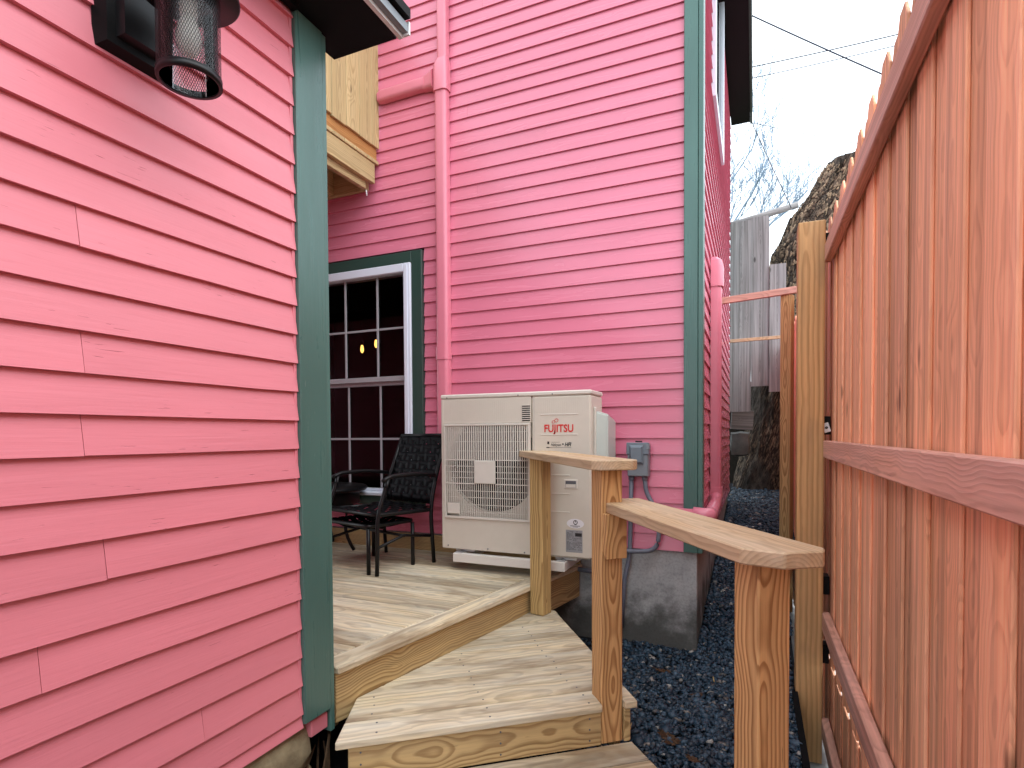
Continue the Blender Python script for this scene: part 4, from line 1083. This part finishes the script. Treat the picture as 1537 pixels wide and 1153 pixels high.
# ------------------------------------------------------------------ wall lamp
lp = thing('wall_lamp', 'black outdoor wall lamp with wire mesh cylinder on the near pink wall', 'lamp', (AX, 1.01, 1.1))
LX, LY, LZ, LR = -1.345, 1.03, 0.915, 0.074
def plate(name, y0, y1, z0, z1, x0, x1, ch, mat):
    bm = bmesh.new(); lo = [bm.verts.new((x0, y, z)) for y, z in ((y0, z0), (y1, z0), (y1, z1), (y0, z1))]
    hi = [bm.verts.new((x1, y, z)) for y, z in ((y0 + ch, z0 + ch), (y1 - ch, z0 + ch), (y1 - ch, z1 - ch), (y0 + ch, z1 - ch))]
    bm.faces.new(hi); bm.faces.new(lo[::-1])
    for i in range(4): bm.faces.new((lo[i], lo[(i + 1) % 4], hi[(i + 1) % 4], hi[i]))
    return bm_obj(name, bm, mat, lp)
plate('mounting_block', 0.925, 1.115, 1.005, 1.38, AX - 0.005, AX + 0.034, 0.014, m_black)
plate('back_plate', 0.962, 1.075, 1.04, 1.345, AX + 0.034, AX + 0.060, 0.006, m_blackg)
box('arm', AX + 0.06, LX, LY - 0.012, LY + 0.012, 1.235, 1.262, m_blackg, lp, 0.003)
lathe('cap', [(0.004, 1.142), (0.118, 1.136), (0.122, 1.140), (0.120, 1.152), (0.10, 1.175), (0.03, 1.2), (0.02, 1.24), (0.004, 1.27)], LX, LY, m_blackg, lp, 48)
lathe('rim', [(LR - 0.006, LZ), (LR + 0.0025, LZ), (LR + 0.0025, LZ + 0.018), (LR - 0.006, LZ + 0.018), (LR - 0.006, LZ)], LX, LY, m_blackg, lp, 56)
lathe('glass_cylinder', [(LR - 0.007, LZ + 0.004), (LR - 0.007, 1.135)], LX, LY, m_lglass, lp, 48)
geo = []; V = []; F = []; ns, hgt = 76, 1.138 - LZ - 0.016
for sgn in (1, -1):
    for i in range(ns):
        base = len(V); seg = 12
        for j in range(seg + 1):
            zz = LZ + 0.017 + hgt * j / seg; a = 2 * PI * i / ns + sgn * 1.25 * j / seg
            for da in (-0.0115, 0.0115): V.append((LX + LR * math.cos(a + da), LY + LR * math.sin(a + da), zz))
        for j in range(seg): q = base + 2 * j; F.append((q, q + 1, q + 3, q + 2))
ms = obj('mesh_screen', V, F, m_blackg, lp); ms['kind'] = 'stuff'
lathe('socket', [(0.004, 1.140), (0.021, 1.138), (0.021, 1.085), (0.018, 1.08)], LX, LY, m_bulboff, lp, 20)
lathe('bulb', [(0.016, 1.085), (0.024, 1.06), (0.030, 1.03), (0.028, 1.005), (0.015, 0.985), (0.001, 0.980)], LX, LY, m_bulboff, lp, 20)

# ------------------------------------------------------------------ fence
fe = thing('picket_fence', 'tall red brown stained picket fence along the alley', 'fence', (0.4, 1.5, -1.8))
y = -1.1
while y < 11.0:  # fence prolonged beyond the posts to shade the alley end
    wd = rnd.choice((0.144, 0.148, 0.140, 0.130))
    top = 1.277 + rnd.uniform(-0.008, 0.008); bot = -1.325 + rnd.uniform(-0.012, 0.012)
    side = -getattr(rnd, 'side', 1); rnd.side = side; dx = 0.0036 + side * 0.00515
    x0, x1 = 0.402 + dx, 0.420 + dx
    pr = [(-wd / 2, bot), (wd / 2, bot), (wd / 2, top - 0.055), (wd / 2 - 0.034, top), (-wd / 2 + 0.034, top), (-wd / 2, top - 0.055)]
    bm = bmesh.new(); yc = y + wd / 2; zc = 0.0
    # local x = up, local y = world y, local z = outward -x
    lo = [bm.verts.new((p[1], p[0], -0.005)) for p in pr]; hi = [bm.verts.new((p[1], p[0], 0.005)) for p in pr]
    bm.faces.new(lo); bm.faces.new(hi[::-1])
    for i in range(6): bm.faces.new((lo[i], hi[i], hi[(i + 1) % 6], lo[(i + 1) % 6]))
    bmesh.ops.bevel(bm, geom=list(bm.edges), offset=0.0025, segments=1, affect='EDGES')
    bm_obj('picket', bm, m_fence, fe, frame(((x0 + x1) / 2, yc, 0), (0, rnd.uniform(-0.001, 0.001), 1), (0, 1, 0)))
    board('skirt_board', (0.413 + dx, yc, -1.90), (0.413 + dx, yc, -1.338 + rnd.uniform(-0.009, 0.009)), (0, 1, 0), wd, 0.010, m_fence, fe, 0.002)
    y += wd - rnd.choice((0.010, 0.012, 0.014))
def frail(z0, z1, y1=3.655): return box('rail', 0.358, 0.3985, -1.1, y1, z0, z1, m_frail, fe, 0.004)
frail(0.962, 1.058); frail(-0.139, -0.044); frail(-1.125, -1.026); frail(-1.735, -1.640)
fp_ = tag(board('fence_post', (0.294, 3.69, -1.9), (0.294, 3.69, 1.197), (1, 0, 0), 0.137, 0.137, m_fpost, None, 0.004), 'taller square wooden post standing at the end of the red fence', 'post', 'bare posts in the alley')
fp2 = tag(board('fence_post', (0.262, 5.55, -1.6), (0.262, 5.55, 1.215), (0.93, -0.37, 0), 0.088, 0.088, m_posty, None, 0.004), 'narrower shorter wooden post farther up the alley, carrying a cross rail', 'post', 'bare posts in the alley')
s1 = tag(board('cross_rail', (-0.30, 5.50, 1.205), (0.33, 5.50, 1.245), (0, 0, 1), 0.058, 0.036, m_frail, None), 'reddish upper cross rail spanning the alley from house to post', 'rail', 'cross rails')
s2 = tag(board('cross_rail', (-0.33, 8.55, 1.30), (0.42, 8.55, 1.315), (0, 0, 1), 0.045, 0.036, m_rail, None), 'pale lower cross rail spanning the alley in front of grey planks', 'rail', 'cross rails')
for k, z_ in enumerate((1.03, -0.01, -0.93, -1.33)):  # black blocks: shade on rail ends and gaps beyond, put in as colour
    hg = thing('fence_bracket', ['black bracket block beside the tall post at the top fence rail', 'black bracket block with white latch just above the middle fence rail', 'black bracket block above the third fence rail down', 'lowest black bracket block between tall post and fence'][k], 'bracket', (0.37, 3.70, z_), 'black bracket blocks between post and fence')
    box('block', 0.3635, 0.399, 3.665, 3.76, z_, z_ + 0.105, m_black, hg, 0.003)
    if k == 1:
        board('latch', (0.360, 3.655, z_ + 0.035), (0.392, 3.655, z_ + 0.045), (0, 0, 1), 0.055, 0.006, m_alu, hg, 0.002)
        lathe('pivot', [(0.002, 0), (0.007, 0.001), (0.007, 0.006)], 0.376, 3.648, m_blackg, hg, 10).matrix_basis = Matrix.Translation((0.376, 3.651, z_ + 0.04)) @ Matrix.Rotation(PI / 2, 4, 'X')

# ------------------------------------------------------------------ end of the alley
gf = thing('plank_screen', 'grey weathered planks hanging from a pole at the alley end', 'fence', (0, 9.0, 1.5))
for (x0, x1, z0, z1, tl) in ((-0.345, -0.050, 0.32, 3.11, 0.004), (-0.055, 0.190, 0.69, 3.15, -0.003), (0.192, 0.40, 0.60, 2.43, 0.004)):
    bm = bmesh.new(); h = (z1 - z0) / 2; wv = (x1 - x0) / 2; N = 8; rows_ = []
    for i in range(N + 1):
        u = -h + 2 * h * i / N
        e1 = wv + 0.008 * noise.noise(Vector((u * 3, x0 * 9, 1))); e0 = -wv + 0.008 * noise.noise(Vector((u * 3, x0 * 9, 7)))
        tw = 0.01 * noise.noise(Vector((u, x0 * 5, 3)))
        rows_.append([bm.verts.new((u, e0, -0.013 + tw)), bm.verts.new((u, e1, -0.013 - tw)), bm.verts.new((u, e1, 0.013 - tw)), bm.verts.new((u, e0, 0.013 + tw))])
    for a, b in zip(rows_, rows_[1:]):
        for k in range(4): bm.faces.new((a[k], a[(k + 1) % 4], b[(k + 1) % 4], b[k]))
    bm.faces.new(rows_[0][::-1]); bm.faces.new(rows_[-1])
    bm_obj('plank', bm, m_old, gf, frame(((x0 + x1) / 2, 9.0 + (0.032 if x0 == -0.055 else 0), (z0 + z1) / 2), (tl, 0, 1), (1, 0, -tl)))
tube('pole', [(-0.8, 9.10, 3.04), (-0.2, 9.11, 3.135), (0.56, 9.12, 3.275)], [0.05, 0.05, 0.045], m_old, gf, 10)

def trunk():
    """leaning dead trunk: ridged tube with flaking bark"""
    axis = [((0.26, 9.95, -1.2), 0.66), ((0.27, 9.95, -0.6), 0.54), ((0.33, 9.92, 0.2), 0.43), ((0.42, 9.9, 1.2), 0.37), ((0.54, 9.87, 2.1), 0.36), ((0.68, 9.84, 2.75), 0.42), ((0.87, 9.82, 3.3), 0.34), ((1.08, 9.8, 3.66), 0.28), ((1.30, 9.78, 4.03), 0.31)]
    N, K = 90, 72; V = []; F = []
    for i in range(N + 1):
        t = i / N * (len(axis) - 1); k = min(int(t), len(axis) - 2); f = t - k; f = f * f * (3 - 2 * f)
        p = Vector(axis[k][0]).lerp(Vector(axis[k + 1][0]), f); r = axis[k][1] * (1 - f) + axis[k + 1][1] * f
        for j in range(K):
            a = 2 * PI * j / K; d = Vector((math.cos(a), math.sin(a), 0))
            q = Vector((d.x * 2.2, d.y * 2.2, p.z * 0.55))
            rid = abs(noise.noise(q * 2.6 + Vector((3, 1, 0)))) * 0.22 - 0.06
            fl = 0.05 * noise.noise(Vector((d.x * 7, d.y * 7, p.z * 2.2)))
            but = 0.10 * math.cos(3 * a + 0.6) * max(0, (0.4 - p.z)) / 1.5
            rr_ = r * (1 - rid + fl + but)
            V.append((p.x + d.x * rr_, p.y + d.y * rr_, p.z + (0.0 if i < N else 0.012 * noise.noise(d * 3))))
    for i in range(N):
        for j in range(K): F.append((i * K + j, i * K + (j + 1) % K, (i + 1) * K + (j + 1) % K, (i + 1) * K + j))
    F.append(tuple(range(N * K, (N + 1) * K)))
    t = thing('dead_tree', 'massive leaning dead tree trunk with flaking bark, cut flat on top', 'tree', (0.3, 9.9, -0.9))
    obj('trunk', V, F, m_bark, t, None, True)
    rr2 = random.Random(21); g = []
    for k in range(2600):
        i = rr2.randrange(int(N * 0.42), N - 3); j = rr2.randrange(26, 70)  # pale flakes stay higher up; the bare dark foot imitates shade
        p0 = Vector(V[i * K + j % K]); q = Vector(V[(i + 2) * K + j % K]); c0 = Vector(axis[0][0]).lerp(Vector(axis[-1][0]), i / N)
        al = (q - p0).normalized(); out = (p0 - Vector((c0.x, c0.y, p0.z))); out = (out - al * out.dot(al)).normalized(); ac_ = al.cross(out)
        l_, w_, t_ = rr2.uniform(0.035, 0.13), rr2.uniform(0.014, 0.05), rr2.uniform(0.006, 0.016)
        al = (al + ac_ * rr2.uniform(-0.35, 0.35) + out * rr2.uniform(-0.1, 0.35)).normalized(); ac_ = al.cross(out).normalized()
        c = p0 + out * rr2.uniform(-0.004, 0.02)
        vs_ = []
        for zz, sh in ((-t_ / 2, 1.0), (t_ / 2, 0.8)):
            for a_, b_ in ((-1, -0.6), (-0.2, -1), (1, -0.5), (0.7, 0.8), (-0.5, 1)):
                vs_.append(c + al * l_ * a_ * 0.5 * sh + ac_ * w_ * b_ * 0.5 * sh + out * zz)
        fs_ = [(4, 3, 2, 1, 0), (5, 6, 7, 8, 9)] + [(m, (m + 1) % 5, 5 + (m + 1) % 5, 5 + m) for m in range(5)]
        g.append((vs_, fs_))
    VV, FF = merge(g); fo = obj('bark_flakes', VV, FF, m_flake, t); fo['kind'] = 'stuff'
    # strips of loose bark along the edge of the trunk
    for k in range(9):
        f = 0.35 + 0.06 * k; i = int(f * N); j = rnd.randrange(38, 56)
        a = Vector(V[i * K + j]); b = Vector(V[min(i + rnd.randrange(6, 14), N) * K + j + rnd.randrange(-3, 4)]); n_ = Vector((-0.5, -0.8, 0.1)) * 0.03
        board('bark_strip', a + n_, b + n_ * 1.6, (0.6, 0.2, -0.5), rnd.uniform(0.03, 0.08), 0.015, m_bark, t, 0.004)
trunk()
sheet('earth_bank', -3.0, 6.0, 10.4, 13.5, 0.3, m_bank, lambda x, y: -1.0 + min(1.9, max(0, (y - 10.45) * 2.2)) + 0.15 * noise.noise(Vector((x, y, 2))))  # added dark bank, blocks the bright horizon behind the trunk
tag(stone('boulder', (-0.20, 9.30, -0.16), (0.13, 0.15, 0.17), None, m_rock, 31, 3), 'pale grey boulder lying at the foot of the hanging planks', 'boulder')
tag(board('plank_offcut', (-0.34, 9.55, 0.22), (-0.02, 9.6, 0.20), (0, 0, 1), 0.30, 0.03, m_old), 'pale board low down behind the hanging grey planks', 'board')

# bare tree beyond
def bare_tree(base, h, seed):
    r = random.Random(seed); geo = []
    t = thing('bare_tree', 'distant leafless tree with fine blue grey branches against the white sky', 'tree', base)
    b0 = Vector(base); top = b0 + Vector((0.1, 0, h))
    tube('trunk', [b0, b0.lerp(top, 0.5) + Vector((0.05, 0, 0)), top], [0.16, 0.13, 0.10], m_twig, t, 8)
    def grow(p, d, l, rad, depth):
        pts = [p]; q = p; dd = d.copy()
        nseg = 3
        for i in range(nseg):
            dd = (dd + Vector((r.uniform(-.16, .16), r.uniform(-.16, .16), r.uniform(-.06, .16)))).normalized()
            q = q + dd * l / nseg; pts.append(q)
        geo.append(tube_geo(pts, [rad * (1 - 0.45 * i / nseg) for i in range(nseg + 1)], 4 if depth < 3 else 3, False))
        if depth >= 5: return
        k = 3
        for i in range(k):
            f = r.uniform(0.35, 1.0) if i else 1.0
            s = pts[0].lerp(pts[-1], f) if f < 1 else pts[-1]
            nd = (dd + Vector((r.uniform(-.62, .62), r.uniform(-.62, .62), r.uniform(-.22, .5)))).normalized()
            grow(s, nd, l * r.uniform(0.55, 0.8), max(rad * 0.6, 0.0085), depth + 1)
    for d in ((0.55, 0, 0.8), (0.75, 0.2, 0.55), (0.2, -0.3, 0.95), (-0.5, 0.2, 0.85), (0.85, -0.1, 0.22), (-0.8, 0, 0.5)):
        grow(top - Vector((0, 0, r.uniform(0, 1.2))), Vector(d).normalized(), r.uniform(1.8, 2.4), 0.06, 0)
    V, F = merge(geo); o = obj('branches', V, F, m_twig, t); o['kind'] = 'stuff'
bare_tree((-1.75, 22, -2.1), 8.9, 12)

# ------------------------------------------------------------------ overhead wires
def wire(label, a, b, r, sag):
    a, b = Vector(a), Vector(b); pts = []
    for i in range(15):
        t = i / 14; p = a.lerp(b, t); p.z -= sag * 4 * t * (1 - t); pts.append(p)
    tag(tube('overhead_wire', pts, r, m_wire, None, 5), label, 'wire', 'overhead wires')
def ext(a, b, e0=0.6, e1=0.8):
    a, b = Vector(a), Vector(b); return a - (b - a) * e0, b + (b - a) * e1
wire('thick dark wire falling to the right across the others', *ext((-0.09, 12, 8.1), (2.03, 12, 6.467)), 0.014, 0.05)
wire('upper of two thin wires rising to the right above the fence', *ext((-0.087, 12, 7.113), (2.205, 12, 7.072)), 0.010, 0.05)
wire('lower, fainter of the two parallel wires above the fence', *ext((-0.087, 13, 7.472), (2.326, 13, 7.453)), 0.0085, 0.05)
wire('faint single wire low in the sky above the cut trunk', *ext((0.533, 14, 6.77), (1.731, 14, 6.247), 1.2), 0.0065, 0.03)
wire('steep thin wire dropping from the eave to the plank pole', (-0.06, 8.58, 4.33), (0.47, 9.06, 3.22), 0.0055, 0.01)

# ------------------------------------------------------------------ small litter
def leaf(c, s, rot, lab):
    pts = []; n = 22
    for k in range(n):
        a = 2 * PI * k / n; rr_ = 1.0 if k % 2 else 0.62
        pts.append((s * rr_ * math.cos(a), s * 0.5 * rr_ * math.sin(a), 0.2 * s * noise.noise(Vector((math.cos(a) * 2, math.sin(a) * 2, rot))) + 0.16 * s * math.cos(a) ** 2))
    V = [(0, 0, 0)] + pts; F = [(0, k + 1, (k + 1) % n + 1) for k in range(n)]
    V += [(-s * 1.5, 0.01 * s, 0.05 * s)]; F.append((n // 2, n // 2 + 1, n + 1))
    o = obj('dead_leaf', V, F, m_leaf, None, Matrix.Translation((c[0], c[1], gz(c[0], c[1]) + 0.017)) @ Euler((0.15, 0.1, rot)).to_matrix().to_4x4())
    md = o.modifiers.new('thickness', 'SOLIDIFY'); md.thickness = 0.001
    tag(o, lab, 'leaf', 'dead leaves on the gravel')
leaf((-0.53, 3.62), 0.06, 0.2, 'brown oak leaf lying on gravel by the concrete foundation')
leaf((-0.38, 2.80), 0.07, -0.5, 'large curled brown leaf on gravel right of the lower step')
leaf((-0.36, 2.77), 0.055, 0.9, 'dark brown leaf overlapping the large curled one')
leaf((-0.25, 2.66), 0.045, -0.4, 'small brown leaf on gravel near the front post')
leaf((-0.30, 3.35), 0.045, 0.7, 'brown leaf in the middle of the gravel')
tag(tube('wood_splinter', [(-0.485, 2.335, -1.279), (-0.475, 2.365, -1.225)], [0.006, 0.002], m_edge, None, 5), 'pale wood splinter sticking up beside the middle post foot', 'splinter')
tag(tube('wood_splinter', [(-0.225, 3.6, -1.485), (-0.215, 3.52, -1.478)], [0.005, 0.003], m_edge, None, 5), 'pale wood chip lying on the dark gravel', 'splinter')
ds = []
for k in range(16):
    x, y = rnd.uniform(-1.60, -1.44), rnd.uniform(1.45, 1.72); a = rnd.uniform(-0.22, 0.22), rnd.uniform(-0.2, 0.2)
    ds.append(tube_geo([(x, y, -1.5), (x + a[0] * 0.5, y + a[1] * 0.5, -1.33), (x + a[0], y + a[1], -1.2 + rnd.uniform(-0.08, 0.05))], [0.007, 0.006, 0.003], 5))
V, F = merge(ds); o = obj('dead_stems', V, F, m_stem); o['kind'] = 'stuff'; tag(o, 'dry brown stems in the dark gap between annex and step', 'stems')
